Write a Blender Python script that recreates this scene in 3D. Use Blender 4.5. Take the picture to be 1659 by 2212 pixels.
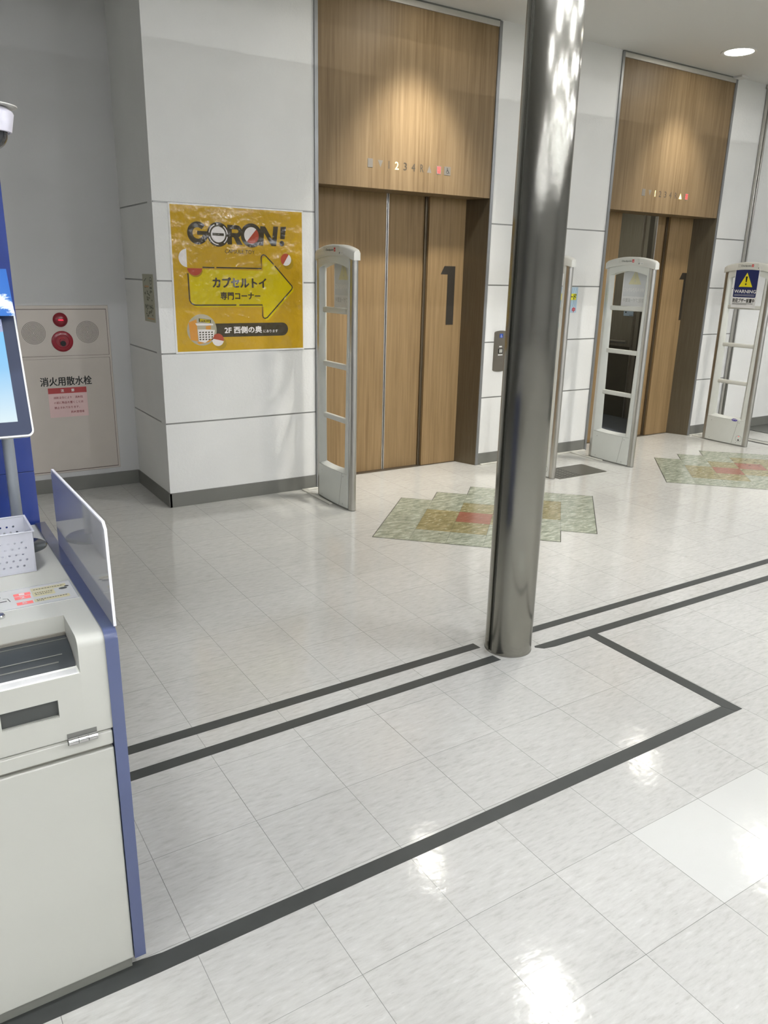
import bpy, bmesh, math, random
from mathutils import Vector, Matrix, Euler
random.seed(7)
PI = math.pi
SC = bpy.context.scene
for o in list(bpy.data.objects): bpy.data.objects.remove(o)
COL = SC.collection

# ---------------------------------------------------------------- camera, world, exposure
cam_data = bpy.data.cameras.new('camera')
cam = bpy.data.objects.new('camera', cam_data); COL.objects.link(cam); SC.camera = cam
F_PX = 1666.28
cam_data.sensor_fit = 'VERTICAL'; cam_data.sensor_height = 24.0
cam_data.lens = 24.0 * F_PX / 2212.0
cam_data.clip_start = 0.02; cam_data.clip_end = 80
yaw, pitch, roll = .5707, .3005, .0218
fw = Vector((math.sin(yaw)*math.cos(pitch), math.cos(yaw)*math.cos(pitch), -math.sin(pitch)))
rt = Vector((math.cos(yaw), -math.sin(yaw), 0)); up = rt.cross(fw)
rt2 = math.cos(roll)*rt + math.sin(roll)*up; up2 = -math.sin(roll)*rt + math.cos(roll)*up
cam.matrix_world = Matrix(((rt2.x, up2.x, -fw.x, -.7212), (rt2.y, up2.y, -fw.y, -2.0809), (rt2.z, up2.z, -fw.z, 1.5385), (0, 0, 0, 1)))

SC.view_settings.view_transform = 'Standard'; SC.view_settings.look = 'None'
SC.view_settings.gamma = 1; SC.view_settings.use_curve_mapping = False
SC.view_settings.exposure = 0.49
SC.cycles.max_bounces = 8; SC.cycles.diffuse_bounces = 5; SC.cycles.glossy_bounces = 5
SC.cycles.transmission_bounces = 6; SC.cycles.transparent_max_bounces = 10
SC.cycles.caustics_reflective = False; SC.cycles.caustics_refractive = False
SC.cycles.sample_clamp_indirect = 4.0
W = bpy.data.worlds.new('world'); SC.world = W; W.use_nodes = True
W.node_tree.nodes['Background'].inputs[0].default_value = (.75, .78, .85, 1)
W.node_tree.nodes['Background'].inputs[1].default_value = 0.05

HALL_W = 80.0         # wider hall downlights, watts
SHOP_E = 123.0
DISC_E = 30.0          # emission of the round downlights
SPOT_W = 118.0          # downlight beam, watts

# ---------------------------------------------------------------- materials
def srgb(r, g, b):
    f = lambda c: (c/255/12.92) if c/255 <= .04045 else ((c/255+.055)/1.055)**2.4
    return (f(r), f(g), f(b), 1)
class NT:
    def __init__(s, name):
        s.m = bpy.data.materials.new(name); s.m.use_nodes = True
        s.t = s.m.node_tree; s.n = s.t.nodes; s.l = s.t.links
        s.b = s.n['Principled BSDF']
    def new(s, typ, **kw):
        n = s.n.new(typ)
        for k, v in kw.items(): setattr(n, k, v)
        return n
    def link(s, a, b): s.l.new(a, b)
    def math(s, op, a, b=None, c=None):
        n = s.new('ShaderNodeMath', operation=op)
        for i, v in enumerate((a, b, c)):
            if v is None: continue
            if isinstance(v, (int, float)): n.inputs[i].default_value = v
            else: s.link(v, n.inputs[i])
        return n.outputs[0]
    def mix(s, fac, a, b):
        n = s.new('ShaderNodeMix', data_type='RGBA')
        for i, v in ((0, fac), (6, a), (7, b)):
            if isinstance(v, (int, float)): n.inputs[i].default_value = v
            elif isinstance(v, tuple): n.inputs[i].default_value = v
            else: s.link(v, n.inputs[i])
        return n.outputs[2]
    def noise(s, scale=(1, 1, 1), sc=5, detail=3, rough=.5, rot=(0, 0, 0), loc=(0, 0, 0)):
        tc = s.new('ShaderNodeTexCoord'); mp = s.new('ShaderNodeMapping')
        mp.inputs['Scale'].default_value = scale; mp.inputs['Rotation'].default_value = rot; mp.inputs['Location'].default_value = loc
        s.link(tc.outputs['Object'], mp.inputs[0])
        n = s.new('ShaderNodeTexNoise'); n.inputs['Scale'].default_value = sc
        n.inputs['Detail'].default_value = detail; n.inputs['Roughness'].default_value = rough
        s.link(mp.outputs[0], n.inputs['Vector']); return n.outputs['Fac']
    def ramp(s, fac, stops):
        n = s.new('ShaderNodeValToRGB'); e = n.color_ramp.elements
        while len(e) < len(stops): e.new(.5)
        for i, (p, c) in enumerate(stops): e[i].position = p; e[i].color = c
        s.link(fac, n.inputs[0]); return n.outputs[0]
    def bump(s, h, strength=.2, dist=.002):
        n = s.new('ShaderNodeBump'); n.inputs['Strength'].default_value = strength; n.inputs['Distance'].default_value = dist
        s.link(h, n.inputs['Height']); s.link(n.outputs[0], s.b.inputs['Normal']); return n
    def set(s, **kw):
        for k, v in kw.items():
            i = s.b.inputs[k.replace('_', ' ')]
            if isinstance(v, (int, float, tuple)): i.default_value = v
            else: s.link(v, i)
        return s
def mat(name, col, rough=.5, metal=0, vary=.05, nsc=8, coat=0, emis=None, es=0, trans=0, ior=1.45, alpha=1, bump=0, spec=.5):
    t = NT(name)
    f = t.noise(sc=nsc, detail=4)
    c2 = tuple(min(1, x*(1-vary)) for x in col[:3])+(1,); c1 = tuple(min(1, x*(1+vary)) for x in col[:3])+(1,)
    t.set(Base_Color=t.ramp(f, [(.3, c2), (.7, c1)]), Roughness=rough, Metallic=metal, Coat_Weight=coat, IOR=ior, Transmission_Weight=trans, Alpha=alpha, Specular_IOR_Level=spec)
    if emis: t.set(Emission_Color=emis, Emission_Strength=es)
    if bump: t.bump(t.noise(sc=90, detail=5), bump, .002)
    return t.m
M = {}
M['stucco'] = NT('wall_stucco')
t = M['stucco']; f = t.noise(sc=55, detail=6, rough=.65); f2 = t.noise(sc=2.2, detail=3)
t.set(Base_Color=t.ramp(f2, [(.3, srgb(216, 216, 212)), (.7, srgb(222, 222, 218))]), Roughness=.75); t.bump(f, .45, .004); M['stucco'] = t.m
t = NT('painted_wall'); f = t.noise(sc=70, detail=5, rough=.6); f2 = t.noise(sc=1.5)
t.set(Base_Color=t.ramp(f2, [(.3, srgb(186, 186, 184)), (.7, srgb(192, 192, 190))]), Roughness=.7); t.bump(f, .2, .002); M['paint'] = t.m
t = NT('ceiling_board'); f = t.noise(sc=160, detail=3); t.set(Base_Color=srgb(206, 205, 201), Roughness=.9); t.bump(f, .2, .002); M['ceil'] = t.m
M['base'] = mat('grey_vinyl_skirting', srgb(112, 112, 106), .45, vary=.04)
M['groove'] = mat('anodised_groove', srgb(150, 150, 146), .35, metal=.7)
M['frame'] = mat('grey_metal_frame', srgb(140, 141, 141), .35, metal=.6)
M['alu'] = mat('light_aluminium', srgb(196, 194, 186), .4, metal=.5)
M['dark'] = mat('dark_gap', srgb(26, 26, 26), .6)
M['steel'] = mat('stainless', srgb(196, 194, 188), .34, metal=1)
M['chrome'] = mat('chrome', srgb(220, 220, 220), .12, metal=1)
t = NT('brown_stainless_jamb'); f = t.noise(scale=(60, 60, .6), sc=6, detail=3)
t.set(Base_Color=t.ramp(f, [(.35, srgb(108, 98, 82)), (.65, srgb(122, 112, 94))]), Roughness=.38, Metallic=.85); M['jamb'] = t.m
def wood(name, a, b, c, off):
    t = NT(name)
    g1 = t.noise(scale=(42, 42, 1.1), sc=1.6, detail=6, rough=.62, loc=(off, 0, 0)); g2 = t.noise(scale=(140, 140, 2.0), sc=2.0, detail=3, rough=.7, loc=(off, 1, 0))
    g3 = t.noise(scale=(4, 4, .25), sc=1.3, detail=2, loc=(off, 2, 0))
    base = t.ramp(g1, [(.30, a), (.5, b), (.72, c)])
    m2 = t.mix(t.math('MULTIPLY', t.ramp(g2, [(.45, (0, 0, 0, 1)), (.75, (1, 1, 1, 1))]), .35), base, a)
    m3 = t.mix(t.math('MULTIPLY', t.ramp(g3, [(.35, (0, 0, 0, 1)), (.7, (1, 1, 1, 1))]), .35), m2, c)
    t.set(Base_Color=m3, Roughness=.45, Specular_IOR_Level=.2); t.bump(g2, .08, .001); return t.m
M['wood'] = wood('light_oak_laminate', srgb(102, 84, 59), srgb(120, 101, 74), srgb(136, 116, 88), 0)
M['wood2'] = wood('oak_laminate_doors', srgb(118, 96, 66), srgb(133, 110, 77), srgb(147, 123, 89), 3.3)
# brushed column
t = NT('brushed_stainless_column')
f = t.noise(scale=(320, 320, 1.2), sc=1, detail=2); f2 = t.noise(scale=(1, 1, .6), sc=2.2, detail=3)
t.set(Base_Color=t.ramp(f2, [(.3, srgb(140, 138, 130)), (.7, srgb(156, 154, 146))]), Metallic=1, Roughness=t.math('ADD', t.math('MULTIPLY', f2, .03), .17), Anisotropic=.95)
tg = t.new('ShaderNodeTangent'); tg.direction_type = 'RADIAL'; tg.axis = 'Z'; t.link(tg.outputs[0], t.b.inputs['Tangent'])
wv = t.noise(scale=(1, 1, 1), sc=9, detail=2)
bn = t.bump(t.math('ADD', t.math('MULTIPLY', f, .06), t.math('MULTIPLY', wv, 1.2)), .35, .0010); M['column'] = t.m; t.b.inputs['Anisotropic Rotation'].default_value = 0
M['column_groove'] = mat('column_groove', srgb(112, 112, 106), .4, metal=.9)
M['gate'] = mat('gate_plastic', srgb(206, 208, 202), .42, vary=.02)
M['gate_cap'] = mat('gate_cap_plastic', srgb(204, 204, 197), .4, vary=.02)
M['gate_seam'] = mat('gate_seam', srgb(120, 120, 114), .6)
M['white'] = mat('white_plastic', srgb(226, 226, 222), .35, vary=.015)
M['kiosk'] = mat('kiosk_cream_paint', srgb(186, 186, 177), .38, vary=.02, nsc=3)
M['kiosk_blue'] = mat('kiosk_blue_edge', srgb(78, 87, 120), .22, vary=.03, coat=.5)
M['board_blue'] = mat('blue_board', srgb(44, 62, 128), .22, vary=.05, coat=.3)
M['black'] = mat('black_print', srgb(30, 30, 28), .5)
M['grey_print'] = mat('dark_grey_print', srgb(62, 64, 60), .5)
M['tape'] = mat('dark_floor_tape', srgb(66, 68, 66), .42, vary=.06, nsc=20)
M['num'] = mat('number_dark_brown', srgb(40, 34, 24), .6)
M['red'] = mat('red_print', srgb(200, 60, 60), .5)
# floor
T = .303
t = NT('vinyl_floor_tiles')
tc = t.new('ShaderNodeTexCoord'); sep = t.new('ShaderNodeSeparateXYZ'); t.link(tc.outputs['Object'], sep.inputs[0])
gx = t.math('DIVIDE', sep.outputs[0], T); gy = t.math('DIVIDE', sep.outputs[1], T)
ix = t.math('FLOOR', gx); iy = t.math('FLOOR', gy)
def linemask(g, w):
    fr = t.math('FRACT', t.math('ADD', g, .5)); d = t.math('ABSOLUTE', t.math('SUBTRACT', fr, .5))
    return t.math('LESS_THAN', d, w)
ln = t.math('MAXIMUM', linemask(gx, .0026), linemask(gy, .0022))
cmb = t.new('ShaderNodeCombineXYZ'); t.link(ix, cmb.inputs[0]); t.link(iy, cmb.inputs[1])
wn = t.new('ShaderNodeTexWhiteNoise'); wn.noise_dimensions = '2D'; t.link(cmb.outputs[0], wn.inputs['Vector'])
# per-tile shift of the streak pattern
off = t.new('ShaderNodeVectorMath', operation='ADD'); sc_ = t.new('ShaderNodeVectorMath', operation='SCALE'); sc_.inputs['Scale'].default_value = 9
t.link(wn.outputs['Color'], sc_.inputs[0]); t.link(tc.outputs['Object'], off.inputs[0]); t.link(sc_.outputs[0], off.inputs[1])
def fnoise(scale, s, d, r, rot=0):
    mp = t.new('ShaderNodeMapping'); mp.inputs['Scale'].default_value = scale; mp.inputs['Rotation'].default_value = (0, 0, rot); t.link(off.outputs[0], mp.inputs[0])
    n = t.new('ShaderNodeTexNoise'); n.inputs['Scale'].default_value = s; n.inputs['Detail'].default_value = d; n.inputs['Roughness'].default_value = r
    t.link(mp.outputs[0], n.inputs['Vector']); return n.outputs['Fac']
s1 = fnoise((10, 42, 1), 2.2, 5, .62, .10); s2 = fnoise((16, 62, 1), 2.4, 2, .5, -.1); s3 = fnoise((1, 1, 1), 3, 2, .5)
basec = t.ramp(s1, [(.28, srgb(180, 178, 171)), (.45, srgb(192, 191, 185)), (.62, srgb(198, 197, 191)), (.76, srgb(208, 207, 202))])
fleck = t.ramp(s2, [(.70, (0, 0, 0, 1)), (.80, (1, 1, 1, 1))])
c2 = t.mix(t.math('MULTIPLY', fleck, .45), basec, srgb(150, 148, 140))
tone = t.math('ADD', t.math('MULTIPLY', wn.outputs['Value'], .05), .96)
hv = t.new('ShaderNodeMix', data_type='RGBA', blend_type='MULTIPLY'); hv.inputs[0].default_value = 1; t.link(c2, hv.inputs[6])
cc = t.new('ShaderNodeCombineColor')
for i in range(3): t.link(tone, cc.inputs[i])
t.link(cc.outputs[0], hv.inputs[7])
plain = t.math('MULTIPLY', t.math('MULTIPLY', t.math('GREATER_THAN', gx, 3), t.math('LESS_THAN', gx, 5)), t.math('MULTIPLY', t.math('LESS_THAN', gy, -3), t.math('GREATER_THAN', gy, -4)))
c3 = t.mix(plain, hv.outputs[2], srgb(204, 204, 198))
big = t.noise(sc=1.1, detail=2)
lnf = t.math('MULTIPLY', ln, t.math('ADD', t.math('MULTIPLY', t.noise(sc=2.3, detail=2), .9), .15))
c4 = t.mix(lnf, c3, srgb(70, 68, 62))
t.set(Base_Color=c4, Roughness=t.math('ADD', t.math('MULTIPLY', s3, .05), .055), Specular_IOR_Level=.5)
bp_ = t.new('ShaderNodeBump'); bp_.inputs['Strength'].default_value = .22; bp_.inputs['Distance'].default_value = .002
hh = t.noise(sc=28, detail=2); t.link(t.math('ADD', hh, t.math('MULTIPLY', s1, .5)), bp_.inputs['Height']); t.link(bp_.outputs[0], t.b.inputs['Normal'])
M['floor'] = t.m
def marble(name, a, b, c, amt=1):
    t = NT(name); f = t.noise(scale=(6, 18, 1), sc=2.0, detail=5, rough=.7, rot=(0, 0, .3)); f2 = t.noise(scale=(10, 30, 1), sc=2.2, detail=2, loc=(3, 3, 0), rot=(0, 0, .3))
    base = t.ramp(f, [(.33, a), (.5, b), (.66, c)])
    m = t.mix(t.ramp(f2, [(.62, (0, 0, 0, 1)), (.68, (amt*.6,)*3+(1,))]), base, srgb(206, 208, 186))
    t.set(Base_Color=m, Roughness=.2); return t.m
M['green'] = marble('green_marbled_tile', srgb(116, 121, 107), srgb(150, 155, 138), srgb(182, 186, 170))
M['olive'] = marble('olive_marbled_tile', srgb(112, 106, 72), srgb(140, 132, 96), srgb(168, 159, 122))
M['terra'] = marble('terracotta_tile', srgb(134, 86, 68), srgb(146, 96, 78), srgb(156, 106, 88), .2)

# ---------------------------------------------------------------- mesh helpers
class B:
    def __init__(s): s.bm = bmesh.new(); s.mi = 0
    def face(s, vs, mi=None):
        try:
            f = s.bm.faces.new(vs); f.material_index = s.mi if mi is None else mi; return f
        except ValueError: return None
    def box(s, x0, x1, y0, y1, z0, z1, bev=0, seg=2):
        v = [s.bm.verts.new((x, y, z)) for x in (x0, x1) for y in (y0, y1) for z in (z0, z1)]
        fs = [s.face([v[i] for i in q]) for q in ((0, 1, 3, 2), (4, 6, 7, 5), (0, 4, 5, 1), (2, 3, 7, 6), (0, 2, 6, 4), (1, 5, 7, 3))]
        if bev:
            es = list({e for f in fs for e in f.edges})
            r = bmesh.ops.bevel(s.bm, geom=es, offset=bev, segments=seg, affect='EDGES', profile=.5)
            for f in r['faces']: f.material_index = s.mi
        return s
    def prism(s, pts, fn, a, b):      # polygon pts (2D) extruded from a to b ; fn(u,v,w)->xyz
        v0 = [s.bm.verts.new(fn(u, w, a)) for u, w in pts]; v1 = [s.bm.verts.new(fn(u, w, b)) for u, w in pts]
        s.face(v0); s.face(v1[::-1]); n = len(pts)
        for i in range(n): s.face([v0[i], v0[(i+1) % n], v1[(i+1) % n], v1[i]])
        return s
    def lathe(s, prof, c=(0, 0, 0), n=32, axis='z', arc=None, cap=True):
        rings = []
        a0, a1 = arc or (0, 2*PI); full = arc is None; cnt = n if full else n+1
        for r, h in prof:
            ring = []
            for i in range(cnt):
                a = a0+(a1-a0)*i/n; p = (r*math.cos(a), r*math.sin(a), h)
                if axis == 'y': p = (p[0], -p[2], p[1])
                if axis == 'x': p = (p[2], p[0], p[1])
                ring.append(s.bm.verts.new((c[0]+p[0], c[1]+p[1], c[2]+p[2])))
            rings.append(ring)
        for k in range(len(rings)-1):
            for i in range(cnt if full else n):
                j = (i+1) % cnt; s.face([rings[k][i], rings[k][j], rings[k+1][j], rings[k+1][i]])
        if full and cap:
            if prof[0][0] > 1e-6: s.face(rings[0][::-1])
            if prof[-1][0] > 1e-6: s.face(rings[-1])
        bmesh.ops.remove_doubles(s.bm, verts=[v for r in rings for v in r], dist=1e-6)
        return s
    def tube(s, path, r, n=10):
        prev = None
        for k, p in enumerate(path):
            p = Vector(p); d = (Vector(path[min(k+1, len(path)-1)])-Vector(path[max(k-1, 0)])).normalized()
            a = d.orthogonal().normalized() if k == 0 else (s._a - d*s._a.dot(d)).normalized(); s._a = a; b = d.cross(a)
            ring = [s.bm.verts.new(p+r*(math.cos(2*PI*i/n)*a+math.sin(2*PI*i/n)*b)) for i in range(n)]
            if prev:
                for i in range(n): s.face([prev[i], prev[(i+1) % n], ring[(i+1) % n], ring[i]])
            else: s.face(ring[::-1])
            prev = ring
        s.face(prev); return s
def obj(name, b, m, parent=None, smooth=False, mw=None, label=None):
    bm = b.bm
    bmesh.ops.recalc_face_normals(bm, faces=bm.faces)
    me = bpy.data.meshes.new(name); bm.to_mesh(me); bm.free()
    for x in (m if isinstance(m, (list, tuple)) else [m]): me.materials.append(x)
    if smooth:
        for p in me.polygons: p.use_smooth = True
        if smooth != 'all':
            try: me.set_sharp_from_angle(angle=math.radians(smooth if smooth is not True else 35))
            except Exception: pass
    o = bpy.data.objects.new(name, me); COL.objects.link(o)
    if parent: o.parent = parent
    if label: o['label'] = label
    return o
def tag(o, label, cat, group=None):
    o['label'] = label; o['category'] = cat
    if group: o['group'] = group
    return o
def thing(name, label, cat, loc=(0, 0, 0), group=None, rz=0):
    o = bpy.data.objects.new(name, None); COL.objects.link(o); o.location = loc; o.rotation_euler = (0, 0, rz); o.empty_display_size = .1
    return tag(o, label, cat, group)
def struct(name, b, m, **k):
    o = obj(name, b, m, **k)
    if not k.get('parent'): o['kind'] = 'structure'
    return o
def strempty(name, loc=(0, 0, 0)):
    o = bpy.data.objects.new(name, None); COL.objects.link(o); o.location = loc; o['kind'] = 'structure'; return o
# text: glyph mesh fitted in a rectangle; fn(u,v,w) places it
def glyphs(b, body, u0, u1, v0, v1, fn, bold=0.0, th=.0006, res=2, keep=False, shear=0, mi=None):
    c = bpy.data.curves.new('txt', 'FONT'); c.body = body; c.resolution_u = res; c.shear = shear
    o = bpy.data.objects.new('txt', c); COL.objects.link(o)
    bpy.context.view_layer.update()
    me = bpy.data.meshes.new_from_object(o.evaluated_get(bpy.context.evaluated_depsgraph_get()))
    bpy.data.objects.remove(o); bpy.data.curves.remove(c)
    if not me.vertices: return
    xs = [v.co.x for v in me.vertices]; ys = [v.co.y for v in me.vertices]
    xa, xb, ya, yb = min(xs), max(xs), min(ys), max(ys)
    sx = (u1-u0)/max(1e-6, xb-xa); sy = (v1-v0)/max(1e-6, yb-ya)
    d = bold*sy; u0 += d; u1 -= d; v0 += d; v1 -= d; sx = (u1-u0)/max(1e-6, xb-xa); sy = (v1-v0)/max(1e-6, yb-ya)
    for k, (du, dv) in enumerate(((0, 0), (d, 0), (-d, 0), (0, d*.7), (0, -d*.7)) if bold else ((0, 0),)):
        vs = [b.bm.verts.new(fn(u0+(v.co.x-xa)*sx+du, v0+(v.co.y-ya)*sy+dv, th+k*.00003)) for v in me.vertices]
        for p in me.polygons: b.face([vs[i] for i in p.vertices], mi)
    bpy.data.meshes.remove(me)
def on_y(y):                      # drawing on a wall facing -y
    return lambda u, v, w: (u, y-w, v)
def poly(b, pts, fn, w=.0005, mi=None):
    b.face([b.bm.verts.new(fn(u, v, w)) for u, v in pts], mi)
def circ(cx, cz, r, n=28, a0=0, a1=2*PI, ry=None):
    m = n if a1-a0 > 6.28 else n+1
    return [(cx+r*math.cos(a0+(a1-a0)*i/n), cz+(ry or r)*math.sin(a0+(a1-a0)*i/n)) for i in range(m)]
def stroke(b, pts, wd, fn, w=.0008, mi=None, closed=False):
    n = len(pts); L = []; R = []
    for i in range(n):
        p = Vector(pts[i]); a = Vector(pts[(i-1) % n] if (closed or i) else pts[i]); c = Vector(pts[(i+1) % n] if (closed or i < n-1) else pts[i])
        d = (c-a).normalized(); nn = Vector((-d.y, d.x))*wd/2; L.append(p+nn); R.append(p-nn)
    vl = [b.bm.verts.new(fn(p.x, p.y, w)) for p in L]; vr = [b.bm.verts.new(fn(p.x, p.y, w)) for p in R]
    for i in range(n if closed else n-1):
        j = (i+1) % n; b.face([vl[i], vl[j], vr[j], vr[i]], mi)

# ================================================================ SETTING
CZ = 3.30; WY = 2.865; BX = .752; BY = 3.61
b = B(); b.box(-15, 13, -16, 6.2, -.10, 0); struct('floor', b, M['floor'])
b = B(); b.box(-15, 13, -16, 6.2, CZ, CZ+.1); struct('ceiling', b, M['ceil'])
BANDS = [(0, .562), (.572, 1.012), (1.022, 1.458), (1.468, 1.915), (1.925, CZ)]
def panels(b, x0, x1, y0, y1, axis):
    for z0, z1 in BANDS:
        if axis == 'y': b.box(x0, x1, y0, y1, z0, z1)
    # recessed backing behind the grooves
# front wall (the lift wall): its faces look to -y
fw_ = B()
for x0, x1 in ((BX, 1.846), (3.378, 4.648), (6.172, 6.63)):
    for z0, z1 in BANDS: fw_.box(x0, x1, WY, WY+.02, z0, z1)
    fw_.box(x0+.001, x1-.001, WY+.008, WY+.10, 0, CZ)
# the pier's left flank, looking to -x
for z0, z1 in BANDS: fw_.box(BX, BX+.02, WY+.02, BY, z0, z1)
fw_.box(BX+.008, BX+.1, WY+.03, BY+.05, 0, CZ)
struct('wall_front', fw_, M['stucco'])
b = B(); b.box(6.63, 13, WY+.002, WY+.1, 0, CZ); struct('wall_lobby', b, M['stucco'])
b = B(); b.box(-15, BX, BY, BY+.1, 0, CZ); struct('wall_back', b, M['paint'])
b = B(); b.box(-15.1, -15, -16, 6.2, 0, CZ); struct('wall_left', b, M['paint'])
b = B(); b.box(13, 13.1, -16, 6.2, 0, CZ); struct('wall_right', b, M['paint'])
b = B(); b.box(-15, 13, -16.1, -16, 0, CZ); struct('wall_rear', b, M['paint'])
# groove inserts
n = 0
for zc in (.567, 1.017, 1.463, 1.920):
    b = B()
    for x0, x1 in ((BX+.004, 1.846), (3.378, 4.648), (6.172, 6.63)): b.box(x0, x1, WY+.003, WY+.008, zc-.005, zc+.005)
    b.box(BX+.003, BX+.008, WY+.003, BY, zc-.005, zc+.005)
    n += 1; struct('trim_%d' % n, b, M['groove'])
# skirting
b = B()
for x0, x1 in ((BX-.008, 1.846), (3.378, 4.648), (6.172, 6.60)): b.box(x0, x1, WY-.007, WY+.01, 0, .098, .002)
struct('baseboard_front', b, M['base'])
b = B(); b.box(BX-.007, BX+.01, WY-.007, BY, 0, .098, .002); struct('baseboard_side', b, M['base'])
b = B(); b.box(-15, BX-.006, BY-.007, BY+.01, 0, .10, .002); struct('baseboard_back', b, M['base'])
b = B(); b.box(6.7, 13, WY-.006, WY+.01, 0, .098, .002); struct('baseboard_lobby', b, M['base'])
# small ceiling clip above the second lift
b = B(); b.box(6.10, 6.20, 2.77, WY, CZ-.018, CZ, .004); n += 1; struct('trim_%d' % n, b, M['ceil'])
# stainless door post with track at the lobby entrance
b = B(); b.box(6.632, 6.652, WY-.03, WY, 0, 3.27, .003); b.box(6.664, 6.684, WY-.03, WY, 0, 3.27, .003); b.box(6.65, 6.666, WY-.012, WY, 0, 3.27)
b.box(6.615, 6.70, WY-.04, WY, 3.265, CZ, .003); n += 1; struct('trim_%d' % n, b, M['steel'], smooth=True)
b = B(); b.mi = 0; b.box(6.50, 6.585, -1.2, WY-.04, 0, .003); b.mi = 1; b.box(6.585, 6.61, -1.2, WY-.04, 0, .002); b.box(6.475, 6.50, -1.2, WY-.04, 0, .002)
n += 1; struct('trim_%d' % n, b, [M['alu'], M['dark']])
b = B(); b.box(7.03, 9.4, -.9, WY-.012, 0, .006, .002)
tag(obj('entrance_mat', b, mat('dark_mat', srgb(84, 85, 80), .35, vary=.15, nsc=30)), 'dark grey entrance mat at the far right beyond the metal door track', 'mat')

# ---------------------------------------------------------------- lifts
EM = {k: mat(k, srgb(*c), .5, emis=srgb(*c), es=e) for k, c, e in (('lit_yellow', (255, 236, 150), 1.3), ('lit_red', (255, 70, 70), .9), ('led_red', (255, 40, 70), 2.5), ('lit_white', (255, 250, 240), 1))}
M['unlit'] = mat('unlit_indicator', srgb(112, 107, 99), .4)
M['unlit_dark'] = mat('unlit_numeral', srgb(70, 62, 50), .5)
def lift(idx, dx, w_right, is_open, jx):
    root = strempty('door_%d' % idx, (dx, 0, 0))
    XL, XR = 1.846, w_right
    Y = WY
    # frame
    b = B(); b.box(XL, XL+.026, Y-.012, Y+.02, 0, 3.29, .002); obj('frame_strip', b, M['frame'], root)
    b = B(); b.box(XR-.026, XR, Y-.012, Y+.02, 0, 3.29, .002); obj('frame_strip', b, M['frame'], root)
    b = B(); b.box(XL+.026, XR-.026, Y-.010, Y+.02, 3.252, 3.288, .002); obj('top_rail', b, M['alu'], root)
    b = B(); b.box(XL+.02, XR-.02, Y-.004, Y+.02, 3.288, 3.299); obj('shadow_gap', b, M['gate_seam'], root)
    # wooden transom with its soffit
    b = B(); b.box(XL+.026, XR-.026, Y-.001, 3.10, 2.10, 3.252, .0015)
    tr = obj('transom_panel', b, M['wood'], root)
    # jambs
    b = B(); b.prism([(XR-.026, Y-.004), (XR+.05, Y-.004+.03), (XR+.05, 3.2), (jx, 3.2), (jx, 3.06)], lambda u, v, w: (u, v, w), 0, 2.10); obj('jamb', b, M['jamb'], root, label='brown stainless right jamb')
    b = B(); b.prism([(XL+.026, Y-.004), (XL-.05, Y+.03), (XL-.05, 3.2), (XL+.075, 3.2), (XL+.075, 3.06)], lambda u, v, w: (u, v, w), 0, 2.10); obj('jamb', b, M['jamb'], root)
    # fixed side panels + sliding leaves
    lx = XL+.075; a = 2.262; c = 2.578; d = 2.935
    b = B(); b.box(lx, a, 3.06, 3.085, .004, 2.10, .001); obj('side_panel', b, M['wood2'], root)
    b = B(); b.box(d, XR-.04, 3.06, 3.085, .004, 2.10, .001); sp = obj('side_panel', b, M['wood2'], root)
    b = B(); b.box(d-.022, d, 3.084, 3.10, .004, 2.10); obj('shadow_gap', b, M['jamb'], root)
    # numeral 1 drawn as in the photograph
    o1 = .0 if idx == 1 else .105
    b = B(); fn = on_y(3.06)
    b.prism([(3.062+o1, 1.537), (3.096+o1, 1.600), (3.203+o1, 1.600), (3.203+o1, 1.148), (3.130+o1, 1.148), (3.130+o1, 1.537)], lambda u, v, w: (u, 3.06-w, v), -.0005, .0012)
    obj('number', b, M['num'], sp, label='dark numeral 1')
    def leaf(x0, x1, edge):
        b = B(); b.box(x0, x1, 3.10, 3.125, .004, 2.10, .001); L = obj('door_leaf', b, M['wood2'], root)
        b = B()
        if edge == 'R': b.box(x1-.003, x1+.006, 3.096, 3.128, .004, 2.10, .001)
        else: b.box(x0-.006, x0+.003, 3.096, 3.128, .004, 2.10, .001)
        obj('metal_edge', b, M['steel'], L)
    if not is_open:
        leaf(lx, c-.009, 'R'); leaf(c+.009, XR-.04, 'L')
        b = B(); b.box(c-.004, c+.004, 3.108, 3.12, .004, 2.10); obj('shadow_gap', b, M['dark'], root)
    else:
        leaf(lx-.3, 2.24, 'R'); leaf(2.800, XR, 'L')
    b = B(); b.box(lx, XR-.07, 3.05, 3.20, -.002, .003); obj('sill', b, mat('lift_sill_%d' % idx, srgb(120, 112, 100), .4, metal=.8), root)
    # floor indicator lamps
    fn = on_y(Y-.001); z0, z1 = 2.232, 2.288
    def put(name, b, m, label=None): return obj(name, b, m, tr, label=label)
    b = B(); b.box(2.257, 2.299, Y-.003, Y, z0, z1, .001); put('indicator_plate', b, M['unlit'])
    b = B(); poly(b, [(2.340, z1-.004), (2.381, z1-.004), (2.361, z0+.006)], fn, .001); put('down_arrow', b, M['unlit'])
    lit = '2' if idx == 1 else '1'
    for ch, x, w in (('1', 2.431, .006), ('2', 2.497, .032), ('3', 2.568, .030), ('4', 2.638, .032), ('R', 2.712, .030)):
        b = B()
        if ch == '1': poly(b, [(x-.004, z0+.003), (x+.004, z0+.003), (x+.004, z1-.003), (x-.004, z1-.003)], fn, .001)
        else: glyphs(b, ch, x-w/2, x+w/2, z0+.002, z1-.002, fn, bold=.012, th=.001)
        put('indicator_numeral', b, EM['lit_yellow'] if ch == lit else M['unlit_dark'], label=('lit numeral '+ch) if ch == lit else None)
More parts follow.
